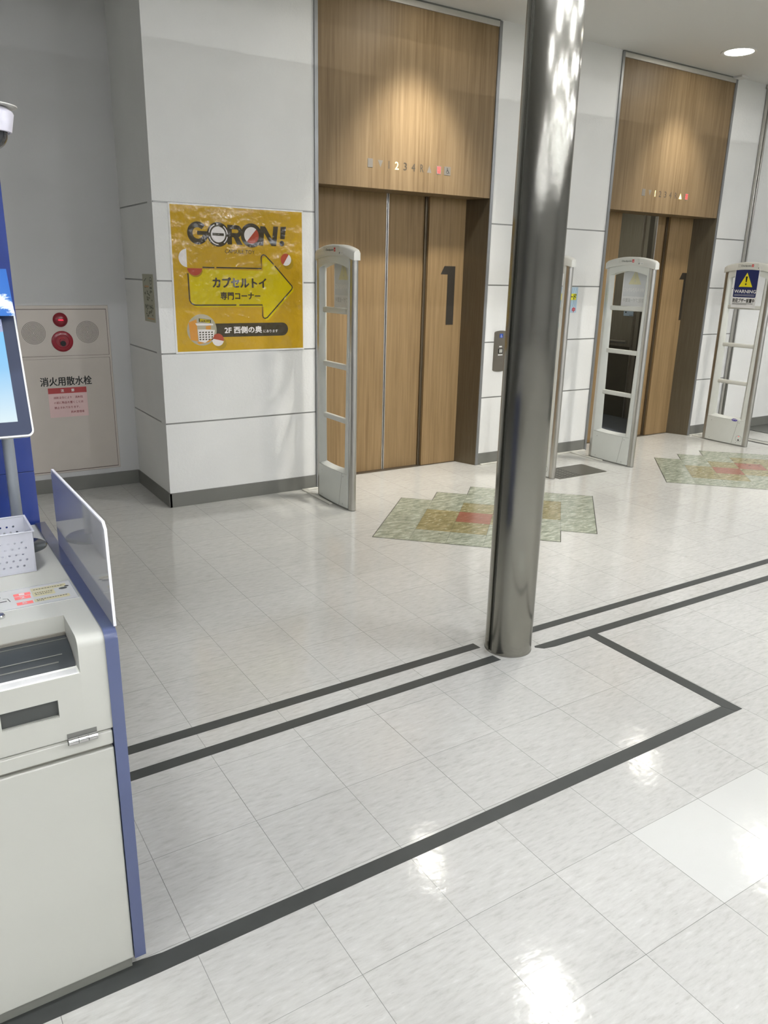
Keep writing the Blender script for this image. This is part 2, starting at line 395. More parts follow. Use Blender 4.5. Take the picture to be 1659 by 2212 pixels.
    b = B(); poly(b, [(2.757, z0+.004), (2.797, z0+.004), (2.777, z1-.004)], fn, .001); put('up_arrow', b, M['unlit'] if idx == 1 else EM['lit_yellow'])
    b = B(); b.box(2.841, 2.882, Y-.003, Y, z0, z1, .001); dp = put('display_plate', b, M['unlit'])
    b = B()
    for i in range(5):
        for j in range(9):
            if (i*7+j*3+idx) % 4: b.box(2.847+i*.0062, 2.8515+i*.0062, Y-.0042, Y-.003, z0+.006+j*.0052, z0+.0097+j*.0052)
    obj('led_dots', b, EM['lit_red'], dp)
    if idx == 1:
        b = B(); b.box(2.910, 2.968, Y-.003, Y, z0-.001, z1+.001, .001); wp = put('wheelchair_plate', b, M['unlit'])
        b = B(); f3 = on_y(Y-.003); wheelchair(b, 2.939, 2.260, .020, f3); obj('wheelchair_symbol', b, M['black'], wp)
    return root
def wheelchair(b, cx, cz, r, fn):
    poly(b, circ(cx-.1*r, cz+.85*r, .17*r, 12), fn, .0006)
    stroke(b, circ(cx, cz-.35*r, .5*r, 18, PI*.62, PI*1.98), .14*r, fn, .0006)
    stroke(b, [(cx-.1*r, cz+.65*r), (cx-.02*r, cz-.05*r), (cx+.42*r, cz-.05*r), (cx+.68*r, cz-.75*r), (cx+.9*r, cz-.68*r)], .18*r, fn, .0007)
    stroke(b, [(cx-.05*r, cz+.3*r), (cx+.38*r, cz+.3*r)], .12*r, fn, .0007)
lift(1, 0, 3.378, False, 3.283)
lift(2, 2.802, 3.37, True, 3.266)
# shaft walls so that no light leaks behind the doors
b = B(); b.box(1.3, 4.2, 3.2, 3.26, 0, CZ); struct('wall_shaft', b, M['dark'])
# lift car seen through the half-open door of lift 2
car = thing('elevator_car', 'grey metal elevator car interior seen through the half open right-hand doors', 'elevator', (5.4, 3.2, 0))
t = NT('car_panel'); f = t.noise(scale=(50, 50, .8), sc=4, detail=3)
t.set(Base_Color=t.ramp(f, [(.35, srgb(134, 130, 118)), (.65, srgb(150, 146, 134))]), Roughness=.34, Metallic=.3); M['car'] = t.m
def cbox(name, x0, x1, y0, y1, z0, z1, m, **k):
    b = B(); b.box(x0-5.4, x1-5.4, y0-3.2, y1-3.2, z0, z1, k.get('bev', 0)); return obj(name, b, m, car)
cbox('side_wall', 6.35, 6.38, 3.21, 4.85, 0, 2.4, M['car']); cbox('side_wall', 4.42, 4.45, 3.21, 4.85, 0, 2.4, M['car'])
cbox('back_wall', 4.42, 6.38, 4.85, 4.88, 0, 2.4, M['car'])
cbox('floor_plate', 4.42, 6.38, 3.21, 4.88, -.03, .002, mat('car_floor', srgb(104, 110, 116), .4))
cbox('roof_panel', 4.42, 6.38, 3.21, 4.88, 2.35, 2.4, M['car'])
cbox('corner_trim', 6.325, 6.352, 3.862, 3.876, .003, 2.35, M['steel'])
cbox('front_return', 6.28, 6.35, 3.21, 3.40, 0, 2.35, M['jamb'])
cbox('dark_side_panel', 6.338, 6.352, 3.45, 3.80, .003, 2.30, mat('dark_car_panel', srgb(86, 83, 76), .35, metal=.3))  # darker panel over the front part of the side wall
b = B(); b.tube([(6.28-5.4, 3.9-3.2, .855), (6.28-5.4, 4.75-3.2, .855)], .018, 12)
for yy in (3.95, 4.7): b.tube([(6.35-5.4, yy-3.2, .855), (6.28-5.4, yy-3.2, .855)], .009, 8)
obj('handrail', b, M['steel'], car, smooth=True)
cbox('kick_panel', 6.340, 6.352, 3.88, 4.84, .003, .80, mat('dark_kick', srgb(100, 96, 86), .4, metal=.2))
# lamp in the car ceiling
b = B(); b.box(-.3, .3, .5, .9, 2.335, 2.349); obj('car_lamp', b, mat('car_lamp', srgb(255, 250, 235), .5, emis=srgb(255, 248, 230), es=9.0), car)
b = B(); b.box(6.344, 6.3495, 3.885, 4.03, 1.135, 1.188); pn = obj('notice_card', b, mat('pale_blue_notice', srgb(168, 188, 206), .4)); tag(pn, 'pale blue notice card stuck on the wall inside the open lift', 'notice')
b = B(); b.box(6.3432, 6.344, 3.99, 4.01, 1.168, 1.182); b.box(6.3432, 6.344, 3.90, 3.95, 1.143, 1.147); obj('printing', b, M['grey_print'], pn)
# call panel between the lifts
cp = thing('call_button_panel', 'stainless lift call button panel on the white wall behind the metal column', 'button panel', (3.552, WY, .94))
def lf(o): return lambda u, v, w: (u-o[0], WY-w-o[1]+0, v-o[2])
o3 = (3.552, WY, .94)
b = B(); pts = [(3.484, .793), (3.484, 1.092)] + [(3.552-.068*math.cos(a), 1.092+.016*math.sin(a)) for a in [PI*i/12 for i in range(1, 12)]] + [(3.620, 1.092), (3.620, .793)] + [(3.552+.068*math.cos(a), .793-.016*math.sin(a)) for a in [PI*i/12 for i in range(1, 12)]]
b.prism(pts, lf(o3), 0, .007); obj('face_plate', b, mat('call_plate', srgb(132, 126, 116), .36, metal=.8), cp)
b = B(); b.prism([(3.536, 1.051), (3.571, 1.051), (3.571, 1.083), (3.536, 1.083)], lf(o3), .007, .0085); q = obj('wheelchair_plate', b, mat('blue_sign', srgb(50, 84, 168), .4), cp)
b = B(); wheelchair(b, 3.552, 1.066, .012, lambda u, v, w: (u-o3[0], WY-.0085-w-o3[1], v-o3[2])); obj('wheelchair_symbol', b, M['white'], q)
b = B(); b.prism([(3.530, .926), (3.578, .926), (3.578, .964), (3.530, .964)], lf(o3), .007, .009); q = obj('button_surround', b, M['black'], cp)
b = B(); b.prism([(3.538, .931), (3.570, .931), (3.570, .959), (3.538, .959)], lf(o3), .009, .012); q2 = obj('button', b, M['alu'], q)
b = B(); b.prism([(3.547, .941), (3.560, .941), (3.5535, .952)], lf(o3), .0121, .0126); obj('arrow_mark', b, M['black'], q) if False else b.bm.free()
b = B(); b.prism([(3.538, .975), (3.566, .975), (3.566, .985), (3.538, .985)], lf(o3), .007, .008); obj('label_strip', b, M['white'], cp)
b = B(); b.prism([(3.530, .909), (3.578, .909), (3.578, .917), (3.530, .917)], lf(o3), .007, .008); obj('label_strip', b, M['white'], cp)

# ---------------------------------------------------------------- fire hose cabinet on the back wall
M['cab'] = mat('cabinet_paint', srgb(188, 180, 170), .42, vary=.02)
cab = thing('hydrant_cabinet', 'beige flush fire sprinkler cabinet with red alarm parts in back wall', 'cabinet', (.1, BY, .7))
O = (.1, BY, .7)
def cb(b, x0, x1, d0, d1, z0, z1, bev=0): b.box(x0-O[0], x1-O[0], -d1, -d0, z0-O[2], z1-O[2], bev); return b
cf = lambda d: (lambda u, v, w: (u-O[0], -d-w, v-O[2]))
XC0 = -.045
b = B(); cb(b, XC0, .618, 0, .010, .137, 1.285, .003); obj('surround_frame', b, M['cab'], cab)
b = B(); cb(b, XC0+.018, .6035, .010, .0112, .150, 1.262); obj('shadow_gap', b, mat('cab_gap', srgb(84, 66, 60), .6), cab)
b = B(); cb(b, XC0+.021, .6005, .010, .015, .155, .933, .001); dr = obj('door', b, M['cab'], cab)
b = B(); glyphs(b, '消火用散水栓', .131, .468, .750, .813, cf(.015), bold=.022, th=.0006); obj('lettering', b, M['black'], dr)
b = B(); cb(b, XC0+.012, .610, .0100, .0118, .934, .951); obj('rail', b, M['cab'], cab)
b = B(); cb(b, XC0+.021, .6005, .010, .015, .953, 1.2585, .001); ap = obj('alarm_panel', b, M['cab'], cab)
for sx in (.1255, .4685):
    b = B()
    for k in range(1, 10):
        nn = max(5, int(2*PI*k*.0082/.0049))
        for i in range(nn):
            a = 2*PI*i/nn; cx, cz = sx+k*.0080*math.cos(a), 1.108+k*.0080*math.sin(a)
            poly(b, circ(cx, cz, .0020, 6), cf(.015), .0004)
    obj('speaker_grille', b, mat('speaker_holes', srgb(24, 22, 22), .8), ap)
M['redp'] = mat('dark_red_plastic', srgb(120, 22, 34), .28, coat=.3)
b = B(); b.lathe([(.047, 0), (.047, .006), (.043, .010), (.034, .018), (.018, .024), (0, .026)], (.299-O[0], -.015, 1.192-O[2]), 36, 'y'); lp = obj('alarm_lamp', b, M['redp'], ap, smooth=True, label='dark red glowing alarm lamp')
b = B()
for i in range(9): b.box(.299-O[0]-.016+i*.0034, .299-O[0]-.0135+i*.0034, -.0425, -.0405, 1.190-O[2]+.0022*math.sin(i*2.1), 1.1935-O[2]+.0022*math.sin(i*2.1))
obj('glowing_element', b, EM['led_red'], lp)
b = B(); b.lathe([(.069, 0), (.069, .005), (.064, .009), (.045, .012), (.041, .007), (.020, .007), (.018, .010), (0, .010)], (.300-O[0], -.015, 1.050-O[2]), 40, 'y'); al = obj('push_button_alarm', b, mat('alarm_red', srgb(134, 26, 40), .3, coat=.3), ap, smooth=True)
b = B(); b.lathe([(.018, 0), (.018, .004), (0, .005)], (.302-O[0], -.026, 1.036-O[2]), 20, 'y'); obj('button', b, M['dark'], al, smooth=True)
b = B(); b.box(.296-O[0]-.02, .296-O[0]+.02, -.0275, -.027, 1.071-O[2], 1.074-O[2]); obj('label_strip', b, M['red'], al)
# fire notice stuck on the cabinet
fn = on_y(BY-.0155)
b = B(); b.box(.174, .427, BY-.0162, BY-.0151, .5345, .7385); ns = obj('fire_notice', b, mat('pink_notice', srgb(212, 182, 178), .5)); tag(ns, 'pink and white fire notice sticker with red header on beige cabinet', 'sticker')
fn = on_y(BY-.0162)
b = B(); poly(b, [(.175, .699), (.426, .699), (.426, .7375), (.175, .7375)], fn, .0004); obj('red_header', b, mat('header_red', srgb(166, 62, 62), .5), ns)
b = B(); glyphs(b, '注', .257, .278, .708, .729, fn, .02, .0009); glyphs(b, '意', .325, .346, .708, .729, fn, .02, .0009); obj('header_lettering', b, M['white'], ns)
b = B()
for s, u0, u1, z in (('消防法令により　消火栓', .205, .398, .6700), ('の前に物品を置くことは', .205, .398, .6360), ('禁止されております。', .205, .372, .6010), ('防火管理者', .312, .400, .5680)):
    glyphs(b, s, u0, u1, z-.0085, z+.0085, fn, .012, .0006, res=1)
obj('lettering', b, mat('red_brown_print', srgb(128, 44, 44), .5), ns)

# ---------------------------------------------------------------- yellow poster
PX0, PX1, PZ0, PZ1 = .846, 1.757, 1.016, 1.921
po = thing('yellow_poster', 'large yellow laminated GORON capsule toy arrow poster on the white wall', 'poster', (1.30, WY, 1.468))
OP = (1.30, WY, 1.468)
def pf(d): return lambda u, v, w: (u-OP[0], -d-w, v-OP[2])
t = NT('laminated_white'); t.set(Base_Color=srgb(228, 226, 220), Roughness=.16, Coat_Weight=.4)
M['lam'] = t.m
def lam(name, c, r=.13):
    t = NT(name); t.set(Base_Color=c, Roughness=r, Specular_IOR_Level=.6)
    f1 = t.noise(scale=(1, 1, 1), sc=6, detail=2); f2 = t.noise(scale=(1, 1, 1), sc=38, detail=2)
    t.bump(t.math('ADD', f1, t.math('MULTIPLY', f2, .12)), .6, .030); return t.m
b = B()
# gently wavy sheet with thickness
NX, NZ = 24, 24
def wav(u, v): return .0022+.0012*math.sin(u*17+v*5)+.0010*math.sin(v*21-u*8)
g = [[b.bm.verts.new((PX0+(PX1-PX0)*i/NX-OP[0], -.0035, PZ0+(PZ1-PZ0)*j/NZ-OP[2])) for j in range(NZ+1)] for i in range(NX+1)]
for i in range(NX):
    for j in range(NZ): b.face([g[i][j], g[i+1][j], g[i+1][j+1], g[i][j+1]])
b.box(PX0-OP[0], PX1-OP[0], -.0034, -.0005, PZ0-OP[2], PZ1-OP[2])
obj('sheet', b, lam('laminated_white_film', srgb(226, 224, 218)), po)
f = pf(.0036)
b = B(); poly(b, [(PX0+.011, PZ0+.011), (PX1-.008, PZ0+.011), (PX1-.008, PZ1-.009), (PX0+.011, PZ1-.009)], f, 0); obj('yellow_print', b, lam('poster_yellow', srgb(188, 150, 30)), po)
M['pbrown'] = lam('poster_brown_print', srgb(66, 58, 40)); M['pyel'] = lam('poster_bright_yellow', srgb(202, 182, 10)); M['pwhite'] = lam('poster_white', srgb(226, 220, 214)); M['pred'] = lam('poster_red', srgb(172, 76, 52)); M['pshadow'] = lam('poster_shadow_olive', srgb(164, 134, 34))
# arrow
def arrow(dx, dz, g_=0):
    P = [(.948-g_, 1.549+g_), (1.449, 1.549+g_), (1.449, 1.61)] + [(1.467+.018*math.cos(a), 1.618+.018*math.sin(a)) for a in (PI, .75*PI, .5*PI, .25*PI)] + [(1.662, 1.447)] + [(1.654+.018*math.cos(a), 1.431+.018*math.sin(a)) for a in (.25*PI, 0, -.25*PI)] + [(1.480, 1.232)] + [(1.467+.018*math.cos(a), 1.247+.018*math.sin(a)) for a in (-.25*PI, -.5*PI, -.75*PI, -PI)] + [(1.449, 1.317-g_), (.992, 1.317-g_)] + [(.992+.042*math.cos(a), 1.359+.042*math.sin(a)) for a in (-.6*PI, -.75*PI, -.9*PI)] + [(.950-g_, 1.36)]
    return [(u+dx, v+dz) for u, v in P]
AP = arrow(0, 0)
b = B(); poly(b, arrow(.010, -.013), f, .0003); obj('arrow_shape', b, M['pyel'], po)
b = B()
def seg(pts): stroke(b, pts, .0080, f, .0009)
seg([(1.046, 1.548), (1.125, 1.548)]); seg([(1.138, 1.549), (1.449, 1.549)] + AP[2:7] + [(1.537, 1.577)]); seg([(1.545, 1.568)] + AP[7:16] + [(1.449, 1.317), (1.285, 1.317)]); seg([(1.265, 1.317)] + AP[17:21] + [(.950, 1.50), (.949, 1.511)])
obj('arrow_outline', b, M['pbrown'], po)
# capsule halves
b = B(); poly(b, circ(.950, 1.602, .055, 20, PI*.52, PI*1.48), f, .0012); obj('capsule_shell', b, M['pwhite'], po, label='white half capsule')
b = B(); poly(b, circ(.995, 1.548, .050, 20, PI*1.04, PI*1.96), f, .0012); obj('capsule_shell', b, M['pred'], po, label='red half capsule')
for cx, cz, r, a0 in ((1.627, 1.609, .0385, -.68), (1.129, 1.097, .040, .93), (1.385, 1.752, .0505, .27)):
    b = B(); poly(b, circ(cx, cz, r, 24, PI*a0, PI*(a0+1)), f, .0013); cpz = obj('capsule', b, M['pwhite'], po)
    b = B(); poly(b, circ(cx, cz, r, 24, PI*(a0+1), PI*(a0+2)), f, .0013); obj('red_half', b, M['pred'], cpz)
    if cx < 1.3 or cx > 1.5:
        b = B(); poly(b, circ(cx+.018, cz-.023, r, 24), f, .0004); obj('cast_print', b, M['pshadow'], cpz)
b = B(); poly(b, circ(1.159, 1.749, .0475, 32), f, .0013); obj('coin_knob', b, M['pwhite'], po)
b = B(); poly(b, circ(1.000, 1.536, .048, 20, PI*1.04, PI*1.96), f, .0006); obj('cast_print', b, M['pshadow'], po)
# GORON!
b = B()
w = .0012
def ring(cx, cz, ro, ri, mi=None): stroke(b, circ(cx, cz, (ro+ri)/2, 40), ro-ri, f, w, mi, closed=True)
# G
stroke(b, circ(1.026, 1.752, .0505, 28, PI*.24, PI*1.98), .034, f, .0009)
poly(b, [(1.022, 1.765), (1.092, 1.765), (1.092, 1.742), (1.022, 1.742)], f, .0010)
ring(1.159, 1.749, .0735, .0475)
ring(1.385, 1.752, .0740, .0500)
# R
poly(b, [(1.222, 1.810), (1.252, 1.810), (1.250, 1.692), (1.218, 1.692)], f, .0007)
stroke(b, [(1.245, 1.797), (1.285, 1.797)] + [(1.285+.024*math.cos(a), 1.773+.024*math.sin(a)) for a in (PI*.35, PI*.15, 0, -PI*.15, -PI*.35)] + [(1.285, 1.749), (1.245, 1.749)], .026, f, .0008)
poly(b, [(1.255, 1.750), (1.290, 1.750), (1.322, 1.692), (1.284, 1.692)], f, .0009)
# N
poly(b, [(1.448, 1.812), (1.478, 1.812), (1.466, 1.692), (1.434, 1.692)], f, .0008); poly(b, [(1.540, 1.814), (1.574, 1.814), (1.558, 1.692), (1.526, 1.692)], f, .0008); poly(b, [(1.448, 1.812), (1.482, 1.812), (1.558, 1.692), (1.524, 1.692)], f, .0009)
# !
poly(b, [(1.592, 1.814), (1.632, 1.816), (1.620, 1.738), (1.588, 1.738)], f, .0009); poly(b, circ(1.600, 1.710, .0175, 20), f, .0009)
obj('logo_lettering', b, M['pbrown'], po); b = B()
glyphs(b, 'CAPSULE TOY', 1.200, 1.404, 1.638, 1.661, f, .0, .0009)
obj('subtitle', b, M['pbrown'], po); b = B()
glyphs(b, 'カプセルトイ', 1.107, 1.482, 1.424, 1.492, f, .045, .0012)
obj('arrow_lettering', b, M['pbrown'], po); b = B()
glyphs(b, '専門コーナー', 1.158, 1.437, 1.349, 1.400, f, .035, .0012)
obj('arrow_lettering', b, M['pbrown'], po); b = B()
# pill
b2 = [(1.03, 1.201), (1.592, 1.201)] + [(1.592+.0435*math.cos(a), 1.1575+.0435*math.sin(a)) for a in [PI*(.5-i/10) for i in range(1, 10)]] + [(1.592, 1.114), (1.03, 1.114)]
poly(b, b2, f, .0007); pill = obj('dark_banner', b, M['pbrown'], po)
b = B(); poly(b, [(1.121, 1.757), (1.197, 1.757), (1.197, 1.741), (1.121, 1.741)], f, .0019)
obj('knob_slot', b, M['pbrown'], po)
b = B(); glyphs(b, '2F 西側の奥', 1.176, 1.442, 1.134, 1.182, f, .04, .0014); glyphs(b, 'にあります', 1.452, 1.558, 1.136, 1.156, f, .02, .0014); obj('banner_lettering', b, M['pwhite'], pill)
b = B()
for a0, a1 in ((PI*.62, PI*.95), (PI*.02, PI*.30), (PI*1.08, PI*1.5), (-PI*.30, -PI*.06)): stroke(b, circ(1.159, 1.749, .0605, 12, a0, a1), .006, f, .0018)
poly(b, [(1.150, 1.817), (1.150, 1.803), (1.166, 1.812)], f, .0018)
obj('turning_arrows', b, M['pwhite'], po)
# round shop photograph, generic
b = B(); poly(b, circ(1.024, 1.162, .099, 40), f, .0010); ph = obj('round_picture', b, lam('picture_grey', srgb(172, 164, 140)), po)
b = B()
for q in ([(.937, 1.21), (.99, 1.23), (.995, 1.09), (.945, 1.10)], [(1.05, 1.185), (1.085, 1.19), (1.083, 1.165), (1.05, 1.162)], [(.985, 1.085), (1.10, 1.11), (1.07, 1.085), (1.0, 1.072)]): poly(b, q, f, .0013)
obj('orange_patches', b, lam('picture_orange', srgb(206, 142, 58)), ph)
b = B(); poly(b, [(.995, 1.165), (1.045, 1.165), (1.04, 1.08), (1.0, 1.09)], f, .0014); poly(b, [(1.045, 1.165), (1.11, 1.16), (1.10, 1.115), (1.04, 1.08)], f, .0014); poly(b, [(.98, 1.205), (1.10, 1.20), (1.10, 1.19), (.99, 1.19)], f, .0014)
obj('white_racks', b, M['pwhite'], ph)
b = B()
for i in range(4):
    for j in range(5): poly(b, [(1.004+j*.020, 1.150-i*.015), (1.016+j*.020, 1.151-i*.015), (1.015+j*.020, 1.143-i*.015), (1.004+j*.020, 1.142-i*.015)], f, .0017)
poly(b, [(1.005, 1.235), (1.085, 1.225), (1.085, 1.205), (1.005, 1.213)], f, .0014)
obj('dark_details', b, M['pbrown'], ph)
b = B(); poly(b, [(1.013, 1.232), (1.078, 1.224), (1.078, 1.206), (1.013, 1.214)], f, .0017); sg = obj('picture_sign', b, M['pyel'], ph)
b = B(); glyphs(b, 'GORON!', 1.018, 1.074, 1.211, 1.225, f, .04, .0020); obj('sign_lettering', b, M['pbrown'], ph)

# ---------------------------------------------------------------- faded ticket-like notice on the pier's flank (faces -x)
b = B(); b.box(BX-.004, BX-.001, 2.937, 3.165, 1.206, 1.500); nt = obj('small_poster', b, mat('aged_paper', srgb(164, 162, 140), .5)); tag(nt, 'small faded poster on the shaded side of the wall pier', 'poster')
def on_x(x, s=-1): return lambda u, v, w: (x+s*w, u, v)
fx = on_x(BX-.004)
rng = random.Random(3)
b = B()
for (y0, y1, z0, z1, n_) in ((2.96, 3.14, 1.335, 1.435, 26), (2.955, 3.14, 1.232, 1.318, 24)):
    for k in range(n_):
        a = rng.uniform(y0, y1-.03); c = rng.uniform(z0, z1-.012); poly(b, [(a, c), (a+rng.uniform(.012, .03), c+.002), (a+rng.uniform(.015, .03), c+rng.uniform(.006, .014)), (a+.002, c+.010)], fx, .0004+k*.00002)
obj('dark_picture', b, mat('faded_dark', srgb(104, 104, 88), .6), nt)
b = B(); stroke(b, circ(2.985, 1.460, .022, 20), .004, fx, .0006, closed=True); stroke(b, [(2.963, 1.460), (3.007, 1.460)], .004, fx, .0006); stroke(b, [(3.13, 1.455), (3.08, 1.475)], .005, fx, .0006)
for y in (3.12, 3.075, 3.03, 2.985): stroke(b, circ(y, 1.300, .012, 14), .004, fx, .0011, closed=True)
obj('line_drawing', b, M['grey_print'], nt)
b = B(); poly(b, [(2.95, 1.222), (3.10, 1.222), (3.10, 1.230), (2.95, 1.230)], fx, .0006); poly(b, [(3.03, 1.42), (3.12, 1.42), (3.12, 1.43), (3.03, 1.43)], fx, .0012); obj('warm_stripe', b, mat('faded_orange', srgb(190, 150, 110), .6), nt)

# ---------------------------------------------------------------- two notices on the wall behind the second gate
b = B(); b.box(4.07, 4.387, WY-.004, WY-.001, 1.243, 1.457); pa = obj('notice_poster', b, mat('poster_pale_blue', srgb(186, 204, 214), .4)); tag(pa, 'pale blue striped notice with yellow and blue characters beside second gate', 'poster')
fn = on_y(WY-.004)
b = B()
for i in range(14):
    x = 4.085+i*.0215; poly(b, [(x, 1.25), (x+.009, 1.25), (x+.049, 1.45), (x+.040, 1.45)], lambda u, v, w: (min(u, 4.384), WY-.004-w, v), .0003)
obj('diagonal_stripes', b, mat('stripe_blue', srgb(150, 182, 206), .4), pa)
b = B()
for x0, x1 in ((4.08, 4.252), (4.27, 4.372)): poly(b, [(x0, 1.350), (x1, 1.350), (x1, 1.402), (x0, 1.402)], fn, .0006)
obj('yellow_panel', b, mat('poster_bright', srgb(222, 216, 60), .4), pa)
b = B(); glyphs(b, 'ナ', 4.197, 4.240, 1.352, 1.400, fn, .04, .001); glyphs(b, 'ド', 4.338, 4.372, 1.352, 1.400, fn, .04, .001); glyphs(b, 'カー', 4.252, 4.330, 1.352, 1.400, fn, .04, .001); obj('olive_lettering', b, mat('olive_print', srgb(70, 78, 30), .5), pa)
b = B(); glyphs(b, 'ン', 4.194, 4.245, 1.297, 1.345, fn, .04, .001); obj('blue_lettering', b, mat('blue_print', srgb(52, 60, 148), .5), pa)
b = B(); glyphs(b, '中', 4.333, 4.372, 1.246, 1.292, fn, .05, .001); obj('red_lettering', b, M['red'], pa)
b = B(); b.box(4.07, 4.232, WY-.004, WY-.001, .896, 1.170); pb = obj('notice_poster', b, mat('poster_white', srgb(220, 222, 224), .4)); tag(pb, 'narrow white notice with teal, yellow and orange bands, lower behind second gate', 'poster')
for nm, z0, z1, c in (('teal_band', 1.122, 1.158, (120, 186, 198)), ('yellow_band', 1.066, 1.090, (214, 212, 96)), ('orange_band', .950, .962, (214, 110, 60)), ('yellow_band', .918, .948, (226, 196, 96))):
    b = B(); poly(b, [(4.075, z0), (4.227, z0), (4.227, z1), (4.075, z1)], fn, .0005); obj(nm, b, mat(nm+'_print', srgb(*c), .5), pb)
b = B(); glyphs(b, '3/1', 4.165, 4.222, 1.095, 1.118, fn, .03, .0009)
for z in (1.05, 1.035, 1.022, 1.0, .972, .906): poly(b, [(4.10, z), (4.215, z), (4.215, z+.004), (4.10, z+.004)], fn, .0007)
poly(b, circ(4.200, .988, .010, 12), fn, .0008)
obj('lettering', b, M['grey_print'], pb)

# ---------------------------------------------------------------- floor inlays
M['inlay_joint'] = mat('inlay_joint', srgb(60, 60, 52), .6)
def inlay(dx, dy, label, left):
    r = thing('tile_inlay', label, 'floor pattern', (2.637+dx, 1.697+dy, 0), None)
    s = .2235; v0 = -.050; u0 = 2.350; q = 1/math.sqrt(2); cx, cy = 2.637, 1.697
    def P(c, k): v = v0+c*s; u = u0+k*s*.999; return ((u+v)*q-cx, (u-v)*q-cy)
    cells = {(c, k): 'green' for c in range(6) for k in range(6)}
    for c, k in ((0, 4), (0, 5), (1, 5), (5, 0), (5, 1), (4, 0)): del cells[(c, k)]
    for c, k in ((1, 1), (1, 2), (2, 1), (2, 3), (3, 2), (4, 4), (4, 3), (3, 4)): cells[(c, k)] = 'olive'
    cells[(2, 2)] = cells[(3, 3)] = 'terra'
    # dark joint border
    b = B(); e = .004
    for (c, k) in cells:
        pts = [P(c-.02, k-.02), P(c+1.02, k-.02), P(c+1.02, k+1.02), P(c-.02, k+1.02)]
        b.face([b.bm.verts.new((x, y, .0006)) for x, y in pts])
    obj('dark_joint', b, M['inlay_joint'], r)
    for kind, nm in (('green', 'green_tiles'), ('olive', 'olive_tiles'), ('terra', 'red_tiles')):
        b = B(); g = .003
        for (c, k), t_ in cells.items():
            if t_ != kind: continue
            pts = [P(c+g, k+g), P(c+1-g, k+g), P(c+1-g, k+1-g), P(c+g, k+1-g)]
            lo = [b.bm.verts.new((x, y, 0)) for x, y in pts]; hi = [b.bm.verts.new((x, y, .0012)) for x, y in pts]
            b.face(hi)
            for i in range(4): b.face([lo[i], lo[(i+1) % 4], hi[(i+1) % 4], hi[i]])
        obj(nm, b, M[kind], r)
inlay(0, 0, 'stepped green, olive and red tile pattern set in floor behind metal column', 0)
inlay(2.735, 0, 'stepped green, olive and red tile pattern in floor at right edge before rightmost gate', 1)

# ---------------------------------------------------------------- floor tape
def tape(pts, label, z=.0007):
    b = B(); b.prism(pts, lambda u, v, w: (u, v, w), .0001, z)
    tag(obj('floor_tape', b, M['tape']), label, 'tape')
tape([(-.60, .205), (1.269, .224), (1.266, .271), (-.60, .254)], 'dark tape strip on floor, rear one of the pair left of the column')
tape([(-.60, .060), (1.274, .094), (1.268, .142), (-.60, .108)], 'dark tape strip on floor, front one of the pair left of the column')
tape([(1.50, .220), (5.5, .200), (5.5, .248), (1.45, .265)], 'dark tape strip on floor, rear one of the pair right of the column')
tape([(1.475, .105), (1.503, .078), (1.56, .068), (5.5, .030), (5.5, .078), (1.52, .116), (1.483, .117)], 'dark tape strip on floor, front one of the pair right of the column')
tape([(1.765, .072), (1.757, -.615), (1.775, -.6615), (1.811, -.6615), (1.817, .070)], 'short dark tape strip linking front pair to nearest long tape', .0012)
tape([(-1.3, -.588), (-.525, -.594), (-.372, -.613), (.4, -.617), (1.763, -.610), (1.780, -.661), (.4, -.664), (-.39, -.664), (-1.3, -.650)], 'longest dark tape strip, nearest the camera, running under the kiosk front')

# ---------------------------------------------------------------- column
PCX, PCY, PR = 1.377, .170, .099
col = thing('metal_column', 'tall round brushed stainless column with vertical groove standing on the floor', 'column', (PCX, PCY, 0))
av = math.atan2(-2.0809-PCY, -.7212-PCX)            # towards the viewer side
# left silhouette is at av - 90deg (clockwise seen from above)
gl = av-PI/2
g0, g1 = gl+math.radians(34), gl+math.radians(47)
b = B(); pr = []
N = 96
def rad(a): return PR
ring = []
for i in range(N+1):
    a = g1+(2*PI-(g1-g0))*i/N; ring.append((PR*math.cos(a), PR*math.sin(a)))
rin = PR-.009
loop = ring+[(rin*math.cos(g0), rin*math.sin(g0)), (rin*math.cos(g1), rin*math.sin(g1))]
lo = [b.bm.verts.new((x, y, .002)) for x, y in loop]; hi = [b.bm.verts.new((x, y, CZ)) for x, y in loop]
for i in range(len(loop)): b.face([lo[i], lo[(i+1) % len(loop)], hi[(i+1) % len(loop)], hi[i]])
obj('shell', b, M['column'], col, smooth=30)
b = B(); a = [(r*math.cos(t_), r*math.sin(t_)) for r, t_ in ((rin+.0015, g0+.015), (rin+.0015, g1-.015), (rin-.004, g1), (rin-.004, g0))]
b.prism(a, lambda u, v, w: (u, v, w), .003, CZ-.001); obj('groove_strip', b, M['column_groove'], col)
b = B(); b.lathe([(PR+.0015, 0), (PR+.0015, .003), (PR-.002, .004), (PR-.01, .004)], (0, 0, 0), 64); obj('base_sealant', b, mat('grey_sealant', srgb(120, 118, 110), .7), col)

